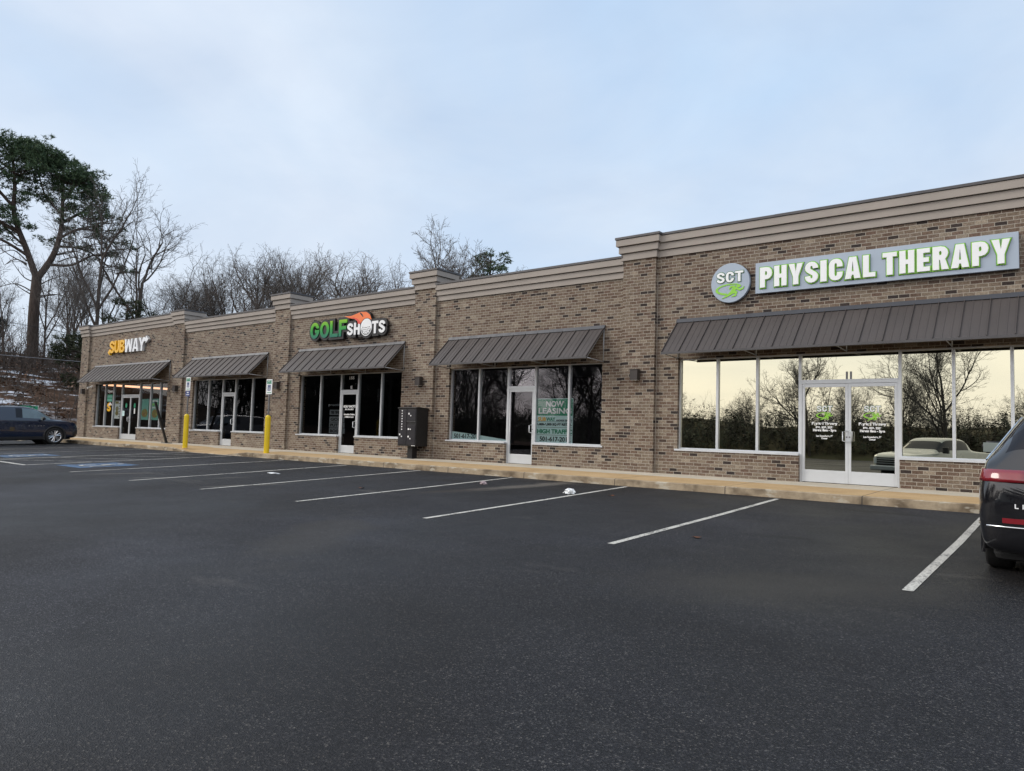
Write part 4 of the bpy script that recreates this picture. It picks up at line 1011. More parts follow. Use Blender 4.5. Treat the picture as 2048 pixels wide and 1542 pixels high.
# roadside leasing sign
o = empty('yard_sign', (-49.4, -.1, .0), 'green and white NOW LEASING board on posts beyond the blue car', 'sign')
Mx = [( -49.55, -.62), (-49.25, .32)]
def yard(mbf, a0, a1, off, z0, z1, th, m, nm, par):
    A, B = Vector(Mx[0]), Vector(Mx[1]); d = (B-A).normalized(); nn = Vector((d.y, -d.x))
    p0 = A+d*a0+nn*off; p1 = A+d*a1+nn*off; q0 = p0+nn*th; q1 = p1+nn*th
    mb = MB(); mb.prism([tuple(p0), tuple(p1), tuple(q1), tuple(q0)], z0, z1, 'z'); return mb.build(nm, m, par)
yard(None, 0, .98, 0, .55, 1.66, .04, M['white'], 'board', o)
yard(None, .03, .95, .041, 1.20, 1.63, .004, P_green, 'green_field', o)
yard(None, .03, .95, .041, .62, 1.16, .004, P_mint, 'green_field', o)
for a in (0.0, .93): yard(None, a, a+.06, -.065, -.3, 1.62, .06, M['walk'], 'post', o)
A, B = Vector(Mx[0]), Vector(Mx[1]); d = (B-A).normalized(); nn = Vector((d.y, -d.x))
for s_, a0, a1, z0, z1 in (('NOW', .28, .70, 1.30, 1.53), ('LEASING', .10, .88, .86, 1.08)):
    v, f = text_geo(s_, a0, a1, z0, z1, .003, .018)
    mb = MB(); mb.add([((A+d*a+nn*(.049-b_)).x, (A+d*a+nn*(.049-b_)).y, c_) for a, b_, c_ in v], f); mb.build('lettering', M['text_white'], o)
# utility cables
for pts, lb in (([(-70, -35, 8.6), (-57.6, .5, 7.42), (-56.1, 5.0, 6.85), (-52, 17, 6.6), (-45, 40, 8.0)], 'upper thin black utility cable crossing in front of the trees at left'),
                ([(-66, -35, 5.8), (-53.8, -.5, 4.82), (-52.3, 3.7, 4.72), (-49, 15, 4.9), (-43, 38, 6.0)], 'lower thin grey utility cable crossing in front of the wooded bank at left')):
    P_ = []
    for i in range(len(pts)-1):
        for k in range(8):
            tt = k/8; P_.append(tuple(Vector(pts[i]).lerp(Vector(pts[i+1]), tt)))
    mb = MB(); mb.tube(P_ + [pts[-1]], .016 if 'upper' in lb else .022, 5)
    tag(mb.build('utility_cable', M['black'] if 'upper' in lb else M['steel'], None, loc=(-56, 3, 5)), lb, 'cable', 'utility cables at left')

# litter
def crumple(name, c, size, mat, lb, cat, seed, flat=.6):
    rng = random.Random(seed); bm = bmesh.new(); bmesh.ops.create_icosphere(bm, subdivisions=3, radius=1)
    for v in bm.verts:
        k = 1 + .55*noise.noise(v.co*2.1 + Vector((seed, 0, 0))) + .25*noise.noise(v.co*5 + Vector((0, seed, 0)))
        v.co = Vector((v.co.x*size[0], v.co.y*size[1], max(-.35, v.co.z)*size[2]))*k
    zmin = min(v.co.z for v in bm.verts)
    for v in bm.verts: v.co.z -= zmin
    me = bpy.data.meshes.new(name); bm.to_mesh(me); bm.free(); me.materials.append(mat)
    o = bpy.data.objects.new(name, me); COL.objects.link(o); o.location = (c[0], c[1], gz(c[1])+.002); return tag(o, lb, cat)
crumple('plastic_bag', (-7.79, -4.66), (.11, .085, .07), M['white'], 'crumpled white plastic bag on the painted bay line', 'litter', 3)
crumple('paper_cup', (-10.18, -4.35), (.075, .07, .05), simple('pinkish_paper', (.38,.30,.31), .6), 'crumpled pinkish paper cup on the tarmac between two bay lines', 'litter', 8)
crumple('paper_scrap', (-15.7, -5.79), (.20, .09, .014), M['white'], 'flat white paper scrap on the tarmac near the far bay lines', 'litter', 5)
lm = simple('dead_leaf', (.16,.055,.02), .8, var=.3)
for i, ((x, y), lb) in enumerate(zip([(-3.85,-7.69), (-7.04,-4.39), (-11.39,-6.64)], ['reddish dead leaf on the tarmac right of the long curved bay line', 'orange dead leaf on the tarmac near the kerb right of the white bag', 'brown dead leaf on the tarmac in the dark middle bay'])):
    rng = random.Random(i); mb = MB(); n = 9; r0 = .055
    mb.add([(x, y, gz(y)+.012)] + [(x+r0*(1+.4*(k % 2))*math.cos(2*math.pi*k/n), y+r0*.7*(1+.4*(k % 2))*math.sin(2*math.pi*k/n), gz(y)+.006+.018*rng.random()) for k in range(n)], [(0, 1+k, 1+(k+1) % n) for k in range(n)])
    tag(mb.build('dead_leaf', lm, None, loc=(x, y, gz(y))), lb, 'leaf', 'dead leaves on the tarmac')

#==VEGETATION==
def tubes_np(segs, n):
    """segs: (p0,p1,r0,r1) -> verts, faces of open n-sided tubes"""
    A = np.array([s_[0] for s_ in segs]); B = np.array([s_[1] for s_ in segs]); ra = np.array([s_[2] for s_ in segs]); rb = np.array([s_[3] for s_ in segs])
    D = B-A; D /= (np.linalg.norm(D, axis=1, keepdims=True)+1e-9)
    ref = np.where(np.abs(D[:, 2:3]) < .9, np.array([[0,0,1.0]]), np.array([[1.0,0,0]]))
    Uv = np.cross(D, ref); Uv /= np.linalg.norm(Uv, axis=1, keepdims=True); Wv = np.cross(D, Uv)
    V = []
    for P_, r_ in ((A, ra), (B, rb)):
        for k in range(n):
            a = 2*math.pi*k/n; V.append(P_ + (Uv*math.cos(a)+Wv*math.sin(a))*r_[:, None])
    V = np.stack(V, 1); N = len(segs)
    base = (np.arange(N)*2*n)[:, None, None]
    q = np.array([[k, (k+1) % n, n+(k+1) % n, n+k] for k in range(n)])[None]
    return V.reshape(-1, 3), (base+q).reshape(-1, 4)
def np_mesh(name, V, F, mat):
    me = bpy.data.meshes.new(name); me.from_pydata(V.tolist() if hasattr(V, 'tolist') else V, [], F.tolist() if hasattr(F, 'tolist') else F); me.materials.append(mat); me.update(); return me
def join_np(parts):
    V = []; F = []; b = 0
    for v, f in parts: V.append(v); F += (f+b).tolist(); b += len(v)
    return np.concatenate(V), F

M['bark'] = bark_material('grey_brown_bark', (.045,.036,.03), (.12,.10,.088))
M['bark_pine'] = bark_material('pine_bark', (.045,.036,.031), (.125,.098,.084))
M['twig'] = bark_material('twig_bark', (.075,.066,.060), (.165,.148,.134))
M['needle'] = leaf_material('pine_needles', [(.2,(.028,.052,.030)), (.5,(.062,.105,.052)), (.8,(.11,.165,.08))])
M['cedar'] = leaf_material('dark_evergreen', [(.2,(.012,.020,.010)), (.55,(.028,.04,.018)), (.85,(.06,.062,.03))])
M['deadleaf'] = leaf_material('hanging_dead_leaves', [(.2,(.05,.026,.016)), (.55,(.12,.062,.036)), (.85,(.20,.12,.075))])

def rnd_perp(rng, d):
    a = Vector((rng.gauss(0,1), rng.gauss(0,1), rng.gauss(0,1))); a -= d*a.dot(d)
    return a.normalized()
def bare_tree_meshes(seed, H=16.0, spread=1.0, fork=.34, dens=1.0):
    rng = random.Random(seed); trunk = []; crown = []
    def branch(p, d, L, r, lvl):
        n = (7, 6, 5, 4, 3, 2)[lvl]; out = trunk if lvl <= 1 else crown
        kids = (7, 6, 5, 4, 3, 0)[lvl]; kids = max(2, int(round(kids*dens))) if lvl < 5 else 0
        pts = [(p, r)]
        tip = .35 if lvl == 0 else .22
        for i in range(n):
            d = (d + rnd_perp(rng, d)*((.05, .16, .20, .24, .28, .3)[lvl]) + Vector((0,0,1))*((.03, .10, .09, .06, .05, .03)[lvl])).normalized()
            p1 = p + d*(L/n); r1 = max(.0085, r*(1-(1-tip)/n*(1 if i else .8)*1.05*(n/(n-i*.45))*.62))
            out.append((tuple(p), tuple(p1), r, r1)); p, r = p1, r1; pts.append((p, r, d.copy()))
        if lvl >= 5 or L < .25: return
        start = (fork, .25, .15, .12, .1)[lvl]
        for k in range(kids):
            f = start + (1-start)*(k+rng.random()*.8)/kids
            i = min(n, max(1, int(round(f*n)))); q = pts[i]
            ang = R(rng.uniform(26, 52) if lvl < 2 else rng.uniform(28, 62))*(1 if lvl else spread)
            dd = (q[2]*math.cos(ang) + rnd_perp(rng, q[2])*math.sin(ang)).normalized()
            if dd.z < -.15: dd.z *= -.4; dd.normalize()
            ll = L*rng.uniform(.42, .66)*(1.0 if lvl else (1.15-.55*f))
            if lvl == 0: ll = H*rng.uniform(.34, .5)*(1.12-.5*f)
            branch(q[0], dd, ll, max(.009, q[1]*rng.uniform(.5, .72)), lvl+1)
        # leader keeps going
        if lvl < 4: branch(p, (d+rnd_perp(rng, d)*.3).normalized(), L*.5, max(.009, r*.9), lvl+1)
    branch(Vector((0,0,-.5)), Vector((rng.uniform(-.06,.06), rng.uniform(-.06,.06), 1)).normalized(), H*.55, H*.0135, 0)
    top = max(s_[1][2] for s_ in trunk+crown)
    k = H/top
    sc = lambda S: [(tuple(np.array(a)*k), tuple(np.array(b)*k), ra, rb) for a, b, ra, rb in S]
    trunk = sc(trunk); crown = sc(crown)
    tv, tf = tubes_np(trunk, 7)
    thick = [s_ for s_ in crown if s_[2] > .03]; thin = [s_ for s_ in crown if s_[2] <= .03]
    cv_, cf = join_np([tubes_np(thick, 4), tubes_np(thin, 3)])
    return np_mesh('trunk', tv, tf, M['bark']), np_mesh('crown', cv_, cf, M['twig']), len(crown)
VAR = []
for sd_, H_, spr, fk, de in ((11, 16, 1.0, .30, 1.0), (23, 16, 1.15, .22, 1.0), (37, 16, .8, .42, .95), (41, 16, 1.2, .18, 1.05), (58, 16, .9, .35, 1.0)):
    VAR.append(bare_tree_meshes(sd_, H_, spr, fk, de))
for sd_, spr, fk in ((71, .75, .34), (83, 1.0, .28)): VAR.append(bare_tree_meshes(sd_, 16, spr, fk, .74))
print('crown segments', [v[2] for v in VAR])
def bare_tree(x, y, top, var, rot, label, group, wide=1.0, lean=0.0, cat='tree', zb=None):
    zb = hill(x, y)-.1 if zb is None else zb
    h = top - zb; s_ = h/16.0
    o = empty('bare_tree', (x, y, zb), label, cat, group); o.rotation_euler = (0, lean, rot); o.scale = (s_*wide, s_*wide, s_)
    for me, nm in zip(VAR[var][:2], ('trunk', 'crown')):
        c_ = bpy.data.objects.new(nm, me); COL.objects.link(c_); c_.parent = o
    return o
GL = 'bare winter trees at the left of the mall'
for a in [(-74.2,13.0,26.2,5,.4,'tall slender bare tree just right of the big pine, reaching above the others',.75),
          (-72.6,16.2,23.6,6,2.1,'bare tree with a rounded crown standing clear against the sky, right of the big pine',.95),
          (-83.5,14.6,18.5,4,1.2,'bare tree growing behind the trunk of the big pine',.9),
          (-70.0,4.6,13.5,6,3.3,'dark bare tree at the extreme left edge in front of the big pine',.9),
          (-76.5,9.6,17.5,5,4.2,'thin bare tree just right of the big pine trunk',.7),
          (-68.5,8.6,14.5,5,5.1,'dark twisted bare tree just left of the brick corner pier',.8),
          (-80.0,16.0,17.5,6,.9,'low bushy bare tree between the big pine and the slender one',.8),
          (-74.0,3.4,19.0,5,5.5,'slim bare tree left of the pine trunk, half out of frame',.7),
          (-71.5,11.2,15.5,6,3.9,'short crooked bare tree between the pine and the mall corner',.8),
          (-86.0,6.0,17.0,5,2.7,'pale bare tree behind the left edge of the wooded bank',.9)]:
    bare_tree(a[0], a[1], a[2], a[3], a[4], a[5], GL, a[6])
rowlab = 'dense bare grey tree crowding with others behind the flat roof above the left shops'
GR = 'bare trees in a row behind the roof'
rng = random.Random(77)
row = [(-86,24,17.5),(-82,26,18.5),(-78.5,25,19),(-74.5,27,20.2),(-72.6,31,20.6),(-71,28,21.2),(-68.5,25,19.6),(-80.5,28,19.0),(-64.6,30,20.2),(-66,29,20.6),(-63,26,19.4),(-60,28,18.4)]
for i, (x, y, tz) in enumerate(row):
    bare_tree(x, y, tz, (6,3,5,6,1,5,6,0,5,6,5)[i % 11], rng.uniform(0, 6.2), rowlab, GR, rng.uniform(.85, 1.1))
for i, (x, y, tz, lb) in enumerate([(-57.4,27.5,18.0,'pale bare tree behind the roof straight above the green half of the golf sign'), (-55.0,30,18.6,'pale bare tree behind the roof just right of the flame of the golf sign'),
                                    (-52.4,28,17.2,'low pale bare tree behind the roof left of the tall cap of the fourth pier'), (-50.2,33,16.9,'thin bare tree peeping over the roof at the fourth pier cap'),
                                    (-44.6,30,20.6,'lone tall bare tree behind the roof right of the fourth pier, above the leasing shop')]):
    bare_tree(x, y, tz, (6, 5, 6, 5, 1)[i], (1.0, 2.2, 4.1, 3.0, .6)[i], lb, GR, (1.15,1.15,1.1,1.0,.95)[i])

def conifer_foliage(rng, clumps, per, blade, wdt, droop=.1):
    """many narrow needle blades in tufts through flattened clumps"""
    V = []; F = []
    for (c, rx, rz) in clumps:
        for i in range(int(per*rx*rx)):
            while True:
                p = Vector((rng.uniform(-1,1), rng.uniform(-1,1), rng.uniform(-1,1)))
                if .25 < p.length < 1: break
            q = Vector((c[0]+p.x*rx, c[1]+p.y*rx, c[2]+p.z*rz))
            for k in range(7):
                d = Vector((rng.gauss(0,1), rng.gauss(0,1), rng.gauss(.35,.8))).normalized()
                s_ = rnd_perp(rng, d)*wdt; b = len(V); L = blade*rng.uniform(.6, 1.1)
                V += [tuple(q-s_), tuple(q+s_), tuple(q+d*L)]; F.append((b, b+1, b+2))
    return np.array(V), np.array(F)
def path(pts, r0, r1, sub=5, wig=.0, rng=None):
    """segments along a smooth path"""
    P_ = [Vector(p) for p in pts]; out = []; Q = []
    for i in range(len(P_)-1):
        a = P_[max(i-1,0)]; b = P_[i]; c_ = P_[i+1]; d = P_[min(i+2, len(P_)-1)]
        for k in range(sub):
            t_ = k/sub
            Q.append(.5*((2*b) + (c_-a)*t_ + (2*a-5*b+4*c_-d)*t_*t_ + (3*b-a-3*c_+d)*t_**3))
    Q.append(P_[-1])
    n = len(Q)-1
    for i in range(n):
        out.append((tuple(Q[i]), tuple(Q[i+1]), r0+(r1-r0)*i/n, r0+(r1-r0)*(i+1)/n))
    return out, Q
def big_pine(x, y, zb):
    """old pine: leaning trunk that forks low, crooked limbs, flat-bottomed dark crown. Local axes: a = to the right of the photograph"""
    rng = random.Random(5); ax = Vector((.29, .957, 0)); ay = Vector((-.957, .29, 0))
    W = lambda a, b, z: Vector((x, y, zb)) + ax*(a - .22*max(0, z-8) + (.0 if a < 3 else -.12*(a-3))) + ay*b + Vector((0,0,z*1.035))
    segs = []; clumps = []
    def limb(pts, r0, r1, twigs=True, cl=1.0, nc=3):
        s_, Q = path(pts, r0, r1); segs.extend(s_)
        return Q
    t1 = limb([W(0,0,-1), W(-.15,0,3), W(-.1,.1,6.5)], .54, .44)
    tl = limb([W(-.1,.1,6.3), W(-.9,.2,9), W(-1.4,.1,12), W(-.9,-.2,15), W(-.6,0,18.6)], .34, .10)
    tr = limb([W(-.1,.1,6.3), W(1.2,-.2,8.6), W(2.3,-.1,11.2), W(3.0,.2,14.5), W(3.7,.2,17.8)], .34, .10)
    ends = []
    def sub(a, pts, r):
        Q = limb(pts, r, .045); ends.append(Q)
    sub(0, [W(-1.2,.1,10.4), W(-3.4,.6,11.8), W(-5.4,.4,13.4), W(-6.6,.3,15.5)], .20)
    sub(0, [W(-1.2,0,12.5), W(-2.8,-.8,14.5), W(-4.4,-1.2,16.2), W(-5.2,-1.0,17.4)], .17)
    sub(0, [W(-.9,-.2,14.8), W(.2,.8,16.6), W(.6,1.6,18.6)], .13)
    sub(0, [W(-.8,-.1,16), W(-2.4,.9,17.6), W(-3.2,1.2,18.9)], .12)
    sub(0, [W(2.5,0,12), W(4.2,.9,13.2), W(5.6,1.0,14.2), W(6.4,.7,15.4)], .17)
    sub(0, [W(3,.1,14.2), W(4.4,-1,15.6), W(5.6,-1.2,16.4)], .14)
    sub(0, [W(2.6,0,12.8), W(1.6,1.5,14.8), W(1.4,1.8,17)], .13)
    sub(0, [W(3.3,.2,16), W(2.4,-.8,17.4), W(1.9,-1,18.8)], .11)
    sub(0, [W(2.0,-.1,10.4), W(3.8,-.7,11.4), W(5.4,-.5,11.6), W(6.8,-.2,11.0), W(7.6,0,10.2)], .15)
    sub(0, [W(1.6,-.1,9.6), W(3.4,.6,9.9), W(5.0,.7,9.6), W(6.6,.5,8.4)], .14)
    sub(0, [W(.6,0,7.8), W(2.6,-.6,7.9), W(4.6,-.6,9.0), W(6.4,-.3,9.6)], .16)
    sub(0, [W(-.6,.1,8.2), W(-2.8,-.6,9.4), W(-4.8,-.8,9.6), W(-6.2,-.6,10.6)], .16)
    sub(0, [W(-.8,.2,9.0), W(-2.2,1.0,10.8), W(-3.0,1.2,12.2)], .12)
    for q in range(16):   # bare dead limbs low on the trunk
        z = rng.uniform(3.5, 11); sg = rng.choice((-1, 1)); b0 = W(-.1 if z < 6.5 else (-1.0 if sg < 0 else 1.6), 0, z); L = rng.uniform(1.4, 3.4)
        s_, Q = path([b0, b0+ax*sg*L*.5+ay*rng.gauss(0,.5)+Vector((0,0,rng.uniform(.1,.9))), b0+ax*sg*L+ay*rng.gauss(0,.9)+Vector((0,0,rng.uniform(-.2,1.6)))], .07, .02); segs.extend(s_)
        for w_ in range(4):
            p = Q[rng.randrange(3, len(Q))]; e = p + Vector((rng.gauss(0,.6), rng.gauss(0,.6), rng.uniform(.2,1.0))); segs.append((tuple(p), tuple(e), .025, .012))
    # side twigs carrying the clumps
    for Q in ends + [tl, tr]:
        n = len(Q); low = max(q.z for q in Q) < zb+12.9
        for i in range(n//3, n):
            if rng.random() < (.8 if not low else .62):
                for rep in range(2 if not low else 1):
                    d = rnd_perp(rng, Vector((0,0,1))); L = rng.uniform(.5, 1.7)
                    e = Q[i] + d*L + Vector((0,0,rng.uniform(.1,.8)))
                    segs.append((tuple(Q[i]), tuple(e), .035, .018)); rr = rng.uniform(.5, .95) if not low else rng.uniform(.4,.65)
                    clumps.append((e, rr, rr*.55))
    for a, z in ((5.5,13.6),(6.3,13.2),(7.0,12.6),(7.4,11.5),(6.2,11.9),(7.8,10.7),(6.9,10.3),(6.0,9.9),(7.4,9.1),(8.2,8.3),(6.6,8.7),(5.4,10.7),(4.6,12.4),(5.2,11.6)):
        for q in range(3):
            e = Vector((x, y, zb)) + ax*(a+rng.gauss(0,.3)) + ay*rng.gauss(0,.5) + Vector((0,0,z+rng.gauss(0,.2))); clumps.append((e, rng.uniform(.4,.65), .24))
            segs.append((tuple(Vector((x,y,zb))+ax*(a-1.6)+Vector((0,0,z-.3))), tuple(e), .05, .02))
    for i in range(40):
        a = rng.uniform(-5.5, .5); b = rng.uniform(-2, 2); rr = rng.uniform(.45, .8); clumps.append((W(a, b, rng.uniform(10.5, 15.5)), rr, rr*.45))
    for i in range(46):
        a = rng.uniform(-1.5, 6.0); b = rng.uniform(-2.5, 2.5); rr = rng.uniform(.6, 1.0); clumps.append((W(a, b, 19.0-.05*a*a-.09*b*b-abs(rng.gauss(0, .7))), rr, rr*.5))
    for i in range(150):     # the broad crown: a shallow dome of overlapping plates
        a = rng.uniform(-6.6, 7.2); b = rng.uniform(-3.5, 3.5)
        zt = 19.6 - .055*(a+.8)**2*(.8 if a < 0 else 1.15) - .10*b*b
        z = zt - abs(rng.gauss(0, 1.9)) - (1.6 if rng.random() < .25 else 0)
        if z < 12.4: continue
        rr = rng.uniform(.55, 1.05); clumps.append((W(a, b, z), rr, rr*.5))
        src = min((q for Q in ends+[tl, tr] for q in Q), key=lambda q: (q-W(a,b,z)).length + (0 if q.z < W(a,b,z).z else 3))
        s_, _ = path([src, src.lerp(W(a,b,z), .5)+Vector((0,0,-.2)), W(a,b,z)], .05, .02, 3); segs.extend(s_)
    o = empty('pine_tree', (x, y, zb), 'big old pine with forked trunk and broad dark green crown at far left', 'tree')
    tv, tf = tubes_np(segs, 8); me = np_mesh('trunk', tv - np.array([x, y, zb]), tf, M['bark_pine']); me.polygons.foreach_set('use_smooth', [True]*len(me.polygons))
    c_ = bpy.data.objects.new('trunk', me); COL.objects.link(c_); c_.parent = o
    fv, ff = conifer_foliage(rng, clumps, 36, .42, .036)
    c_ = bpy.data.objects.new('crown', np_mesh('crown', fv - np.array([x, y, zb]), ff, M['needle'])); COL.objects.link(c_); c_.parent = o
big_pine(-80.6, 10.0, 8.0)
def small_pine(x, y, top, rad, label, low=.35, seed=3, mat='needle'):
    rng = random.Random(seed); zb = hill(x, y)-.1; H = top-zb; clumps = []; segs = []
    s_, Q = path([(x,y,zb), (x+.2,y,zb+H*.4), (x-.1,y,zb+H*.75), (x,y,zb+H*.97)], .26, .05); segs += s_
    for i in range(46):
        f = low + (1-low)*rng.random()**.8; rr = rad*math.sin(math.pi*min(1, (1.06-f)/(1.08-low))**.7)*rng.uniform(.45, 1)
        a = rng.uniform(0, 6.28); e = Vector((x+rr*math.cos(a), y+rr*math.sin(a), zb+H*f*.97+rng.uniform(-.2,.3)))
        src = Vector((x, y, min(zb+H*f, e.z)-.35)); segs.append((tuple(src), tuple(e), .05, .02)); c = rng.uniform(.4, .72); clumps.append((e, c, c*.65))
    o = empty('pine_tree', (x, y, zb), label, 'tree')
    tv, tf = tubes_np(segs, 6)
    for nm, v, f, m in (('trunk', tv, tf, M['bark_pine']),) + (('crown', *conifer_foliage(rng, clumps, 62, .36, .035), M[mat]),):
        c_ = bpy.data.objects.new(nm, np_mesh(nm, v-np.array([x,y,zb]), f, m)); COL.objects.link(c_); c_.parent = o
small_pine(-43.2, 34.2, 17.5, 2.3, 'small dark green pine top showing over the roof right of the lone bare tree', .55)
for (x, y, tp, rd, lb, sd_) in [(-62.5, 7.4, 7.6, 2.2, 'dark green cedar bush on the bank close to the left brick corner', 21), (-66.5, 12.5, 11.5, 2.5, 'tall dark cedar on the bank behind the left brick corner', 22),
                               (-73.5, 3.2, 11.3, 2.2, 'dark cedar on the bank crest at the left edge', 23)]:
    small_pine(x, y, tp, rd, lb, .05, sd_, 'cedar')

# undergrowth on the bank: saplings, briars and hanging dead leaves
def thicket(name, n, region, hmin, hmax, seed, mats, leaf=.5, lsize=.10, zf=hill):
    rng = random.Random(seed); segs = []; LV = []; LF = []
    for i in range(n):
        x, y = region(rng); z = zf(x, y)-.1; h = rng.uniform(hmin, hmax)*rng.choice((.5, .8, 1.0)); d = Vector((rng.gauss(0,.22), rng.gauss(0,.22), 1)).normalized()
        p = Vector((x, y, z)); r = rng.uniform(.012, .03)*(1+h*.08)
        for k in range(3):
            d = (d + rnd_perp(rng, d)*.22).normalized(); q = p+d*h/3; segs.append((tuple(p), tuple(q), r, r*.65))
            for j in range(2):
                e = (d + rnd_perp(rng, d)*.9).normalized(); t_ = q+e*h*rng.uniform(.12,.3); segs.append((tuple(q), tuple(t_), r*.5, r*.3))
                if rng.random() < leaf:
                    for m_ in range(3):
                        c_ = q.lerp(t_, rng.random()) + Vector((rng.gauss(0,.12), rng.gauss(0,.12), rng.gauss(0,.12))); u_ = rnd_perp(rng, d)*lsize*rng.uniform(.6,1.4); v_ = rnd_perp(rng, d)*lsize
                        b = len(LV); LV += [tuple(c_-u_), tuple(c_+v_), tuple(c_+u_), tuple(c_-v_)]; LF.append((b, b+1, b+2, b+3))
            p = q; r *= .65
    tv, tf = tubes_np(segs, 3); nt = len(tf)
    V, F = join_np([(tv, tf), (np.array(LV), np.array(LF))])
    me = np_mesh(name, V, F, mats[0]); me.materials.append(mats[1]); mi = np.zeros(len(F), dtype=np.int32); mi[nt:] = 1; me.polygons.foreach_set('material_index', mi)
    o = bpy.data.objects.new(name, me); COL.objects.link(o); return tag(o, kind='stuff')
def near_bank(rng):
    d = rng.uniform(1.5, 36); return (-48.5-d, rng.uniform(-16, 2) + d*.42)
thicket('undergrowth', 1000, near_bank, .4, 1.7, 1, (M['twig'], M['deadleaf']), .55)
thicket('saplings', 900, lambda rng: (lambda d: (-48.5-d, rng.uniform(-16, 2) + d*.42))(rng.uniform(16, 38)), 2, 6.0, 2, (M['bark'], M['deadleaf']), .12)
thicket('saplings', 90, near_bank, 1.5, 5.0, 12, (M['bark'], M['deadleaf']), .3)
thicket('hedgerow', 160, lambda rng: (rng.uniform(-95, -64), rng.uniform(22, 34)), 3, 7, 3, (M['twig'], M['deadleaf']), .02)

# the far side of the road, seen mirrored in the shop windows
def flat(x, y): return -1.25
def far_wood(rng):
    x = rng.uniform(-150, 30); return (x, -70 - rng.random()*14)
def far_left(rng):
    y = rng.uniform(-75, -22); return (-60 - rng.random()*16 - max(0, (-45-y))*.9, y)
mb = MB(); nx_ = 60
for i in range(nx_+1):
    x = -170 + i*3.6
    for j, (y, z) in enumerate([(-68, 0), (-74, 2.2), (-80, 3.8), (-90, 4.4), (-110, 4.6)]):
        mb.v.append((x, y + 2*noise.noise(Vector((x*.1, j, 0))), -1.3 + z*(1+.35*noise.noise(Vector((x*.09, j*.3, 2))))))
for i in range(nx_):
    for j in range(4): mb.f.append((i*5+j, (i+1)*5+j, (i+1)*5+j+1, i*5+j+1)); mb.m.append(0)
tag(mb.build('far_bank', gm.mat, smooth=True), kind='structure')
def bank(x, y): return -1.3 + 4.2*min(1, max(0, (-68-y)/13))
thicket('far_woods', 9000, far_wood, .8, 3.6, 4, (M['bark'], M['cedar']), 1.0, .12, bank)
thicket('far_woods', 1800, far_wood, 2.0, 5.0, 14, (M['twig'], M['deadleaf']), .10, .10, bank)
thicket('far_woods', 2600, far_left, 4.0, 15, 6, (M['bark'], M['cedar']), .9, .22, lambda x, y: hill(x, y) if x < -48.5 else -1.0)
GF = 'bare trees across the road mirrored in the glass'
flb = 'bare tree across the road, seen only as a reflection in the shop windows'
rng = random.Random(9)
far_pts = [(-10.6,-60,13.0,3,.95,'large spreading bare tree mirrored right of the double doors'), (-25.5,-70,13.0,1,.95,'rounded bare tree mirrored in the second pane of the physical therapy windows')]
for i in range(15):
    far_pts.append((-120 + i*10.5 + rng.uniform(-3, 3), -76 - rng.uniform(0, 9), rng.uniform(7.5, 10.5), i % 5, rng.uniform(.8, 1.1), flb))
for i in range(7):
    far_pts.append((-58 - i*7 + rng.uniform(-3,3), -32 - rng.uniform(0, 18), rng.uniform(15, 20), (i*2) % 5, .9, flb))
for i in range(7):
    far_pts.append((-38 - i*5 + rng.uniform(-2,2), -44 - rng.uniform(0, 14), rng.uniform(13, 17.5), (i*3+1) % 5, 1.0, flb))
for i, (x, y, tz, v, wd, lb) in enumerate(far_pts): bare_tree(x, y, tz, v, rng.uniform(0, 6.2), lb, GF, wd, zb=-1.2 if x > -50 else None)

#==VEHICLES==
M['paint_black'] = simple('black_car_paint', (.006,.006,.008), .16, var=.05, scale=.8, coat=1.0)
M['paint_blue'] = simple('dark_blue_car_paint', (.006,.013,.034), .2, var=.06, scale=.8, coat=1.0)
M['paint_pale'] = simple('pale_truck_paint', (.46,.45,.40), .3, var=.04, scale=.8, coat=.8)
M['clad'] = simple('black_cladding', (.016,.016,.017), .55, var=.1)
M['car_glass'] = simple('tinted_car_glass', (.010,.011,.016), .05, var=.05, spec=.35)
M['side_glass'] = simple('pale_reflecting_glass', (.10,.15,.17), .05, var=.2, spec=1.0)
M['tail_red'] = simple('tail_lamp_red', (.20,.005,.011), .12, var=.08, spec=.8, coat=.8)
M['tail_pink'] = simple('tail_lamp_inner', (.48,.06,.08), .2, var=.06, coat=.8)
M['tail_dark'] = simple('tail_lamp_dark_red', (.22,.012,.02), .12, coat=.8)
M['rim'] = simple('alloy_rim', (.60,.60,.61), .25, .8, var=.04)
M['mirror'] = simple('door_mirror_glass', (.26,.30,.28), .12, var=.05)
M['head'] = simple('headlamp_glass', (.55,.58,.6), .08, var=.05)

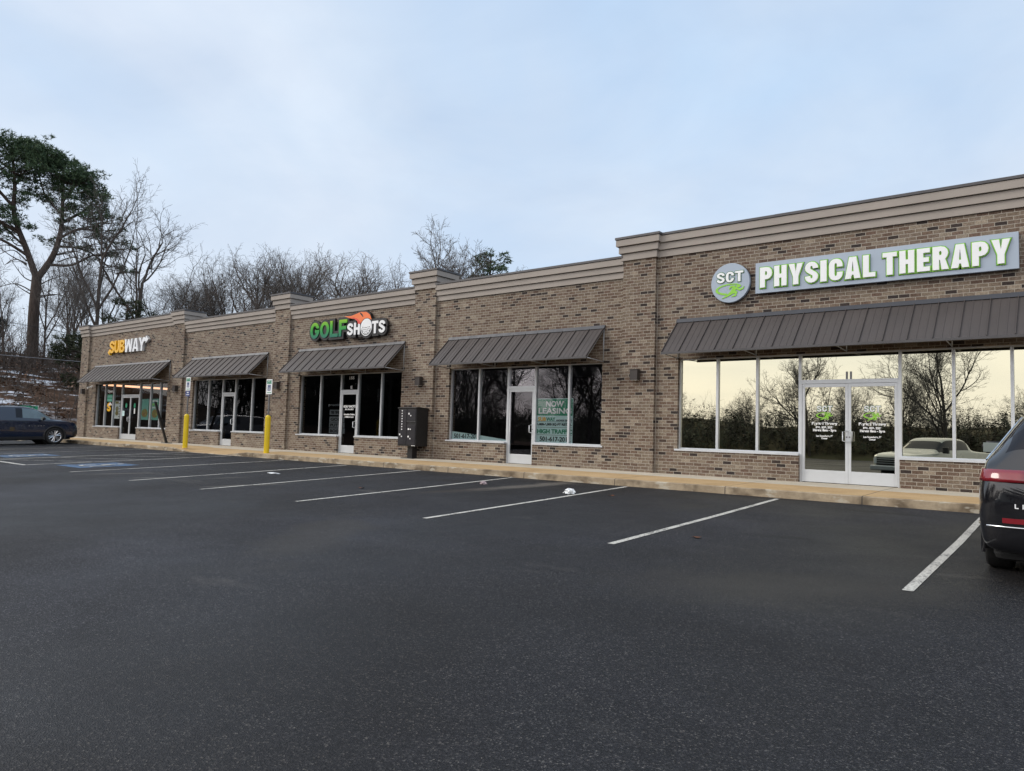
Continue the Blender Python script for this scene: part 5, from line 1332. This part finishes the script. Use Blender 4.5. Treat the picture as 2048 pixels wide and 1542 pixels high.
def ring_suv(x, zb, hw, belt, hwb, roof, rw, rise=.0):
    """half section of a car body at x: list of (y,z) from bottom centre to top centre"""
    g = roof-belt
    return [(0, zb), (hw*.80, zb), (hw*.955, zb+.05), (hw*.985, zb+.22*(belt-zb)), (hw, zb+.52*(belt-zb)), (hw*.985, zb+.80*(belt-zb)), (hwb, belt),
            (hwb+(rw-hwb)*.12, belt+g*.10), (hwb+(rw-hwb)*.75, belt+g*.70), (rw, belt+g*.84), (rw*.90, belt+g*.955), (rw*.55, belt+g*.992), (0, roof)]
NR = 13
def loft_body(stations, wheels, wr, glass, levels=2):
    """stations: (x, zb, hw, belt, hwb, roof, rw); glass: function(i, j) -> material slot for the patch after station i, ring step j"""
    V = []; F = []; Mi = []
    rings = [ring_suv(*s_) for s_ in stations]; n = 2*NR-2
    for s_, rg in zip(stations, rings):
        full = [(-y, z) for y, z in rg] + [(y, z) for y, z in rg[-2:0:-1]]
        V += [(s_[0], y, z) for y, z in full]
    for i in range(len(stations)-1):
        for k in range(n):
            j = k if k < NR-1 else n-1-k
            F.append((i*n+k, i*n+(k+1) % n, (i+1)*n+(k+1) % n, (i+1)*n+k)); Mi.append(glass(i, j))
    F.append(tuple(range(n))); Mi.append(0); F.append(tuple((len(stations)-1)*n+k for k in range(n-1, -1, -1))); Mi.append(0)
    me = bpy.data.meshes.new('body_cage'); me.from_pydata(V, [], F)
    for q in range(4): me.materials.append(M['black'])
    me.polygons.foreach_set('material_index', Mi)
    bm = bmesh.new(); bm.from_mesh(me); bmesh.ops.recalc_face_normals(bm, faces=bm.faces); bm.to_mesh(me); bm.free()
    ob = bpy.data.objects.new('body_cage', me); COL.objects.link(ob)
    sd_ = ob.modifiers.new('s', 'SUBSURF'); sd_.levels = levels; sd_.render_levels = levels
    dg = bpy.context.evaluated_depsgraph_get(); dg.update()
    m2 = bpy.data.meshes.new_from_object(ob.evaluated_get(dg)); bpy.data.objects.remove(ob); bpy.data.meshes.remove(me)
    V = [v.co.copy() for v in m2.vertices]; polys = [(tuple(p.vertices), p.material_index, p.center.copy()) for p in m2.polygons]
    bvh = BVHTree.FromPolygons(V, [p[0] for p in polys])
    keep = []
    for vs_, mi, c in polys:
        cut = any(abs(c.y) > .42 and math.hypot(c.x-wx, c.z-wr) < wr+.045 for wx in wheels)
        keep.append((vs_, mi, cut))
    bpy.data.meshes.remove(m2)
    return V, keep, bvh
def submesh(name, V, faces, mat, parent, push=0.0):
    idx = {}; vv = []; ff = []
    for f in faces:
        g = []
        for i in f:
            if i not in idx: idx[i] = len(vv); vv.append(tuple(V[i]))
            g.append(idx[i])
        ff.append(tuple(g))
    me = bpy.data.meshes.new(name); me.from_pydata(vv, [], ff); me.materials.append(mat); me.polygons.foreach_set('use_smooth', [True]*len(ff)); me.update()
    o = bpy.data.objects.new(name, me); COL.objects.link(o); o.parent = parent
    return o
def local(mb, name, mat, parent, smooth=False, bevel=0): 
    """build in the vehicle's own axes"""
    o = mb.build(name, mat, None, smooth, None, bevel); o.parent = parent; return o
def make_wheel(parent, x, y, r, side, spokes=5, width=.22):
    t_ = MB(); yo = y+side*width/2; yi = y-side*width/2
    rr_ = r*.70
    t_.lathe([(rr_, (yi-y)), (r*.95, (yi-y)), (r, (yi-y)*.75), (r, (yo-y)*.75), (r*.95, (yo-y)), (rr_*1.04, (yo-y)), (rr_, (yo-y)*.86), (rr_*.99, (yo-y)*.3)], (x, y, r), 'y', 40, 0, False)
    wl = local(t_, 'wheel', M['rubber'], parent, True)
    mb = MB(); yf = yo - side*.022
    mb.lathe([(rr_, yo-y-side*.004), (rr_*.93, yo-y-side*.018), (rr_*.92, yo-y-side*.06), (rr_*.99, yo-y-side*.06)], (x, y, r), 'y', 40, 0, False)
    for k in range(spokes):
        a = 2*math.pi*(k+.25)/spokes
        for da in (-.20, .20):
            d = Vector((math.cos(a+da*.35), 0, math.sin(a+da*.35))); e = Vector((math.cos(a+da), 0, math.sin(a+da))); p0 = Vector((x, yf-side*.012, r))+d*rr_*.12; p1 = Vector((x, yf, r))+e*rr_*.95
            mb.tube([tuple(p0), tuple(p1)], [.030, .024], 6)
    mb.lathe([(rr_*.2, yf-y-side*.02), (rr_*.17, yf-y+side*.012)], (x, y, r), 'y', 18)
    rm = local(mb, 'rim', M['rim'], parent); rm.parent = wl
    mb = MB(); mb.lathe([(rr_*.90, yo-y-side*.085), (rr_*.90, yo-y-side*.078)], (x, y, r), 'y', 24); hb = local(mb, 'brake_disc', M['clad'], parent); hb.parent = wl
    return wl
def surf(bvh, o, d, off):
    h = bvh.ray_cast(Vector(o), Vector(d).normalized())
    return None if h[0] is None else h[0] - Vector(d).normalized()*off
def skin_patch(bvh, grid, off, thick):
    """shell that hugs the body: grid of (origin, direction) rows"""
    mb = MB(); rows = [[surf(bvh, o, d, off) for o, d in row] for row in grid]; low = [[surf(bvh, o, d, -thick) for o, d in row] for row in grid]
    nr_, nc = len(rows), len(rows[0]); V = [tuple(p) for r_ in rows for p in r_] + [tuple(p) for r_ in low for p in r_]; N = nr_*nc; F = []
    for i in range(nr_-1):
        for j in range(nc-1):
            F.append((i*nc+j, i*nc+j+1, (i+1)*nc+j+1, (i+1)*nc+j))
    edge = [(0, j) for j in range(nc)] + [(i, nc-1) for i in range(1, nr_)] + [(nr_-1, j) for j in range(nc-2, -1, -1)] + [(i, 0) for i in range(nr_-2, 0, -1)]
    for a, b in zip(edge, edge[1:]+edge[:1]):
        i0, i1 = a[0]*nc+a[1], b[0]*nc+b[1]; F.append((i0, i1, N+i1, N+i0))
    mb.add(V, F); return mb
def seam(bvh, rays, r=.004, off=.0):
    P_ = [surf(bvh, o, d, off) for o, d in rays]; P_ = [p for p in P_ if p is not None]
    mb = MB(); mb.tube([tuple(p) for p in P_], r, 5); return mb
def place(o, x, y, heading, pitch=0.0):
    o.location = (x, y, gz(y)); o.rotation_euler = (0, -pitch, heading)
PITCH = math.atan(.033)

def make_suv(name, label, paint, L=4.75, W=1.92, H=1.68, wb=2.85, wr=.365, tum=1.0, side_glass='car_glass', arch='clad', style='blue'):
    o = empty(name, (0,0,0), label, 'car')
    h = W/2; xr, xf = -wb/2, wb/2
    st = [(-L/2, .40, h*.72, .80, h*.70, .84, h*.60), (-L/2+.05, .28, h*.93, .90, h*.90, .96, h*.80), (-L/2+.12, .26, h*.965, 1.02, h*.945, 1.06, h*.84),
          (-L/2+.20, .27, h*.98, 1.10, h*.955, 1.20, h*.80), (-L/2+.36, .25, h, 1.12, h*.96, H-.17, h*.70), (-L/2+.52, .24, h, 1.12, h*.965, H-.055, h*.725), (xr+.15, .23, h, 1.11, h*.965, H-.015, h*.745),
          (xr+.75, .21, h*.985, 1.08, h*.96, H, h*.76), (0, .20, h*.98, 1.05, h*.955, H, h*.77), (.42, .20, h*.98, 1.03, h*.955, H-.02, h*.765), (.86, .20, h*.98, 1.03, h*.955, H-.12, h*.75),
          (xf-.12, .21, h*.99, 1.03, h*.95, 1.16, h*.80), (xf+.02, .22, h, 1.02, h*.945, 1.10, h*.80), (xf+.45, .24, h*.985, 1.0, h*.91, 1.07, h*.74), (L/2-.22, .25, h*.95, .95, h*.87, 1.01, h*.66), (L/2-.07, .28, h*.88, .86, h*.80, .91, h*.58), (L/2, .36, h*.74, .72, h*.68, .76, h*.48)]
    st = [(a_, b_, c_, d_, e_*(1-(1-tum)*.28 if k_ < 11 else 1), f_, g_*(tum if 2 < k_ < 12 else 1)) for k_, (a_, b_, c_, d_, e_, f_, g_) in enumerate(st)]
    n = len(st)
    def glass(i, j):
        if 4 <= i <= 10 and j in (7, 8) and i != 7: return 1
        if i in (3,) and j >= 8: return 2
        if i == 10 and j >= 9: return 3
        if j <= 2: return 0
        return 0
    V, keep, bvh = loft_body(st, (xr, xf), wr, glass)
    submesh('body', V, [f for f, m_, c in keep if m_ == 0 and not c], paint, o)
    side = [f for f, m_, c in keep if m_ == 1 and not c]
    for sgn in (1, -1):
        for a, b in ((-9, xr+.76), (xr+.76, .2), (.2, 9)):
            fs = [f for f in side if a <= sum(V[i].x for i in f)/len(f) < b and sum(V[i].y for i in f)*sgn > 0]
            if fs: submesh('side_window', V, fs, M[side_glass] if a > 0 else M['car_glass'], o)
    submesh('rear_window', V, [f for f, m_, c in keep if m_ == 2 and not c], M['car_glass'], o)
    submesh('windscreen', V, [f for f, m_, c in keep if m_ == 3 and not c], M['car_glass'], o)
    # wheel arches, wheels, underbody
    mb = MB(); mb.box(-L/2+.25, L/2-.3, -h*.72, h*.72, .20, .50)
    for wx in (xr, xf): pass
    local(mb, 'underbody', M['clad'], o)
    for wx in (xr, xf):
        for sgn in (1, -1):
            make_wheel(o, wx, sgn*(h-.125), wr, sgn, 5 if style != 'blue' else 6)
            mb = MB(); mb.lathe([(wr+.05, -.02), (wr+.05, .02)], (wx, sgn*h*.62, wr), 'y', 32); local(mb, 'wheel_well', M['rubber'], o)
            mb = MB(); R0, R1 = wr+.012, wr+.085; m_ = 26; A0, A1 = R(-22), R(202); vv = []
            for k in range(m_+1):
                a = A0+(A1-A0)*k/m_
                for rad, yy in ((R0, sgn*(h*.60)), (R0, sgn*(h*.955)), (R0+.012, sgn*(h*1.004)), (R1, sgn*(h*1.0)), (R1+.004, sgn*(h*.965))):
                    vv.append((wx+rad*math.cos(a), yy, wr+rad*math.sin(a)))
            mb.add(vv, [(k*5+q, k*5+q+1, (k+1)*5+q+1, (k+1)*5+q) for k in range(m_) for q in range(4)]); local(mb, 'wheel_arch', M[arch] if arch in M else arch, o, True)
    # sills
    for sgn in (1, -1):
        mb = MB(); mb.prism([(sgn*h*.80, .20), (sgn*h*.985, .24), (sgn*h*1.0, .36), (sgn*h*.9, .37)], xr+wr+.07, xf-wr-.07, 'x'); local(mb, 'sill', M['clad'], o)
    # doors seams, handles, mirrors
    for sgn in (1, -1):
        for xs in (xr+.76, .22, xf-.36):
            zs = [.40+.06*k for k in range(int((1.02-.40)/.06)+1)]
            local(seam(bvh, [((xs + (.10 if xs < xr+.8 and z < .7 else 0), sgn*2, z), (0, -sgn, 0)) for z in zs], .0035), 'door_seam', M['rubber'], o)
        for xs in (xr+.95, .38):
            p = surf(bvh, (xs, sgn*2, .93), (0, -sgn, 0), .012)
            mb = MB(); mb.tube([(xs-.11, p.y-sgn*.012, .93), (xs-.07, p.y+sgn*.018, .932), (xs+.06, p.y+sgn*.018, .938), (xs+.10, p.y-sgn*.012, .94)], .012, 6); local(mb, 'door_handle', paint, o, True)
        mx = xf-.50; mb = MB()
        mb.tube([(mx, sgn*h*.93, 1.06), (mx-.02, sgn*(h+.06), 1.08)], .03, 8); 
        bm = bmesh.new(); bmesh.ops.create_cube(bm, size=1); bmesh.ops.scale(bm, vec=(.13, .23, .155), verts=bm.verts); bmesh.ops.bevel(bm, geom=bm.edges[:], offset=.045, segments=3, affect='EDGES')
        mb.add([(mx-.02+v.co.x, sgn*(h+.15)+v.co.y, 1.125+v.co.z) for v in bm.verts], [tuple(v.index for v in f.verts) for f in bm.faces]); bm.free()
        mr = local(mb, 'mirror', M['black'], o, True)
        mb = MB(); mb.box(mx-.089, mx-.0865, sgn*(h+.15)-.098, sgn*(h+.15)+.098, 1.065, 1.185); g_ = local(mb, 'mirror_glass', M['mirror'], o, bevel=.001); g_.parent = mr
        # bright strip round the side glass and roof rails
        if style == 'black':
            local(seam(bvh, [((x_, sgn*2, 1.125-.02*(x_-xr)/1.0*.5), (0, -sgn, 0)) for x_ in np.linspace(xr-.25, xf-.7, 14)], .010), 'window_trim', M['chrome'], o)
        if style == 'black': local(seam(bvh, [((xr-.62+.62*t_, sgn*2, 1.10+.40*t_), (0, -sgn, 0)) for t_ in np.linspace(0, 1, 9)], .014), 'window_trim', M['chrome'], o); continue
        mb = MB(); mb.tube([(xr-.15, sgn*h*.70, H-.055), (xr+.0, sgn*h*.70, H+.015), (.5, sgn*h*.70, H+.012), (.72, sgn*h*.70, H-.075)], .016, 6); local(mb, 'roof_rail', M['chrome'] if style == 'black' else M['black'], o, True)
    # tail
    zc = 1.0
    def rear(y, z): return ((-L, y, z), (1, 0, 0))
    def corner(a, z, cy): # a: 0 = straight from behind, 90 = from the side
        c = Vector((-L/2+.42, cy, z)); d = Vector((-math.cos(R(a)), math.sin(R(a))*(1 if cy > 0 else -1), 0)); return (tuple(c+d*1.5), tuple(-d))
    zt, zl = (1.03, .92) if style == 'black' else (1.0, .86)
    for sgn in (1, -1):
        cy = sgn*(h-.42)
        grid = [[corner(a, z, cy) for a in (0, 15, 30, 45, 60, 74, 84)] for z in np.linspace(zl, zt, 4)]
        local(skin_patch(bvh, grid, .014, .01), 'tail_lamp', M['tail_red'], o, True)
    grid = [[rear(y, z) for y in np.linspace(-(h-.425), h-.425, 13)] for z in np.linspace(zl+.005, zt-.004, 4)]
    tl = local(skin_patch(bvh, grid, .015, .01), 'light_bar', M['tail_red'], o, True)
    for k in range(5 if style == 'black' else 1):
        z = zl+.022+.014*k
        i_ = local(skin_patch(bvh, [[rear(y, q) for y in np.linspace(-(h-.52), h-.52, 9)] for q in (z, z+.007)], .018, .0), 'lamp_strip', M['tail_pink'], o); i_.parent = tl
    for sgn in (1, -1):
        grid = [[rear(sgn*y, z) for y in np.linspace(h-.64, h-.22, 6)] for z in (.555, .60)]
        local(skin_patch(bvh, grid, .006, .01), 'reflector', M['tail_dark' if style == 'black' else 'tail_red'], o)
    # tailgate outline and bumper crease
    pts = [(y, .64) for y in np.linspace(-.52, .52, 9)]
    edge = [(-(h-.40), 1.06), (-(h-.385), .95), (-(h-.37), .82), (-(h-.42), .72), (-(h-.52), .655), (-(h-.64), .635)]
    loop = edge + [(y, .63) for y in np.linspace(-(h-.70), h-.70, 8)] + [(-y, z) for y, z in edge[::-1]]
    local(seam(bvh, [rear(y, z) for y, z in loop], .0045), 'tailgate_seam', M['rubber'], o)
    local(seam(bvh, [corner(a, .52, -(h-.42)) for a in (80, 60, 40, 20, 0)] + [rear(y, .52) for y in np.linspace(-(h-.5), h-.5, 9)] + [corner(a, .52, h-.42) for a in (0, 20, 40, 60, 80)], .009, .004), 'bumper_trim', M['chrome'] if style == 'black' else M['clad'], o, True)
    mb = MB(); mb.box(-L/2+.14, -L/2+.5, -h*.86, h*.86, .20, .40); local(mb, 'valance', M['rubber'], o, bevel=.06)
    for sgn in (1, -1):
        mb = MB(); mb.tube([(-L/2+.03, sgn*h*.55, .30), (-L/2+.25, sgn*h*.55, .30)], .035, 10); local(mb, 'exhaust', M['chrome'], o, True)
    # front lamps and grille
    for sgn in (1, -1):
        c_ = Vector((L/2-.40, sgn*(h-.40), 0)); rows = [[(tuple(Vector((c_.x, c_.y, z)) + Vector((math.cos(R(a)), sgn*math.sin(R(a)), 0))*1.5), (-math.cos(R(a)), -sgn*math.sin(R(a)), 0)) for a in (0, 18, 36, 54, 70)] for z in (.32, .42, .52, .60)]
        local(skin_patch(bvh, rows, .010, .01), 'bumper_corner', M['clad'], o, True)
    for sgn in (1, -1):
        grid = [[((L, sgn*y, z), (-1, 0, 0)) for y in np.linspace(.42, h-.16, 7)] for z in (.74, .78)]
        local(skin_patch(bvh, grid, .010, .012), 'daytime_lamp', M['head'], o)
        grid = [[((L, sgn*y, z), (-1, 0, 0)) for y in np.linspace(.48, h-.20, 6)] for z in (.46, .56, .64)]
        local(skin_patch(bvh, grid, .008, .012), 'headlight', M['head'] if style != 'blue' else M['black'], o)
    grid = [[((L, y, z), (-1, 0, 0)) for y in np.linspace(-.5, .5, 9)] for z in (.36, .45, .55, .62)]
    local(skin_patch(bvh, grid, .009, .012), 'grille', M['clad'], o)
    return o, bvh, h, L
def car_text(o, bvh, s_, pts0, du, width, height, mat, view):
    """lettering that sits on the body; view 'rear' or 'right'"""
    v, f = text_geo(s_, 0, width, 0, height, .003, height*.045, 1.9)
    mb = MB(); out = []
    for a, b, c in v:
        if view == 'rear': ray = ((-6, pts0[0]-a, pts0[1]+c), (1, 0, 0))
        else: ray = ((pts0[0]+a, -3, pts0[1]+c), (0, 1, 0))
        p = surf(bvh, ray[0], ray[1], .004 - b); out.append(tuple(p))
    mb.add(out, f); local(mb, 'lettering', mat, o)
suv1, bv1, h1, L1 = make_suv('parked_car', 'black SUV at the right edge, seen from its left rear corner', M['paint_black'], L=4.83, W=1.93, H=1.66, arch='paint_black', style='black', tum=.84)
car_text(suv1, bv1, 'LINCOLN', (h1-.315, .69), 1, .43, .042, M['text_white'], 'rear')
place(suv1, .065, -5.83, R(90), PITCH)
suv2, bv2, h2, L2 = make_suv('parked_car', 'dark blue crossover parked nose-in at the far left', M['paint_blue'], L=4.86, W=1.94, H=1.68, wb=2.86, side_glass='side_glass', style='blue')
car_text(suv2, bv2, 'BLAZER', (.42, .80), 1, .62, .035, M['chrome'], 'right')
place(suv2, -36.55, -4.98, R(90), PITCH)

# pickup behind the photographer, mirrored in the glass doors
def make_pickup():
    o = empty('pickup_truck', (0,0,0), 'pale pickup truck seen mirrored in the right door of the glass entrance', 'truck')
    L, W, H = 5.8, 2.0, 1.92; h = W/2
    st = [(-L/2, .62, h*.94, 1.18, h*.95, 1.22, h*.90), (-L/2+.08, .50, h*.98, 1.28, h*.965, 1.31, h*.9), (-1.1, .45, h, 1.30, h*.97, 1.33, h*.9), (-.98, .45, h, 1.30, h*.97, 1.50, h*.82), (-.85, .45, h, 1.30, h*.965, H-.05, h*.75), (-.3, .44, h, 1.28, h*.965, H, h*.77), (.45, .44, h, 1.26, h*.96, H-.01, h*.77), (.72, .44, h, 1.25, h*.96, H-.10, h*.76),
          (1.25, .44, h, 1.23, h*.955, 1.34, h*.82), (1.4, .44, h, 1.22, h*.95, 1.27, h*.84), (2.3, .45, h, 1.17, h*.93, 1.22, h*.82), (2.78, .48, h*.97, 1.10, h*.9, 1.15, h*.8), (2.9, .55, h*.9, .98, h*.85, 1.0, h*.75)]
    def glass(i, j):
        if 4 <= i <= 7 and j in (7, 8): return 1
        if i == 7 and j >= 9: return 3
        return 0
    V, keep, bvh = loft_body(st, (-1.75, 1.85), .42, glass)
    submesh('body', V, [f for f, m_, c in keep if m_ == 0 and not c], M['paint_pale'], o)
    submesh('side_window', V, [f for f, m_, c in keep if m_ == 1 and not c], M['car_glass'], o); submesh('windscreen', V, [f for f, m_, c in keep if m_ == 3 and not c], M['car_glass'], o)
    for wx in (-1.75, 1.85):
        for sgn in (1, -1): make_wheel(o, wx, sgn*(h-.13), .42, sgn, 6, .26)
    mb = MB(); mb.box(-L/2+.3, L/2-.3, -h*.7, h*.7, .38, .7); local(mb, 'underbody', M['clad'], o)
    grid = [[((L, y, z), (-1, 0, 0)) for y in np.linspace(-.72, .72, 9)] for z in (.66, .78, .9, 1.0)]
    gr = local(skin_patch(bvh, grid, .015, .02), 'grille', M['black'], o)
    for z in (.74, .83, .92):
        b_ = local(skin_patch(bvh, [[((L, y, q), (-1, 0, 0)) for y in np.linspace(-.7, .7, 7)] for q in (z, z+.025)], .024, .0), 'grille_bar', M['alu_dull'], o); b_.parent = gr
    for sgn in (1, -1):
        local(skin_patch(bvh, [[((L, sgn*y, z), (-1, 0, 0)) for y in (.70, .76, .82, .86)] for z in (.74, .86, .97)], .02, .02), 'headlight', M['head'], o)
        mb = MB(); mb.box(1.05, 1.2, sgn*(h+.05)-.02, sgn*(h+.05)+.02, 1.28, 1.32); mb.box(1.02, 1.16, sgn*(h+.17)-.11, sgn*(h+.17)+.11, 1.24, 1.5); local(mb, 'mirror', M['black'], o, bevel=.02)
    mb = MB(); mb.box(2.72, 3.0, -h*.95, h*.95, .46, .66); local(mb, 'bumper', M['alu_dull'], o, bevel=.04)
    return o
trk = make_pickup(); place(trk, -5.5, -20.2, R(116), 0)
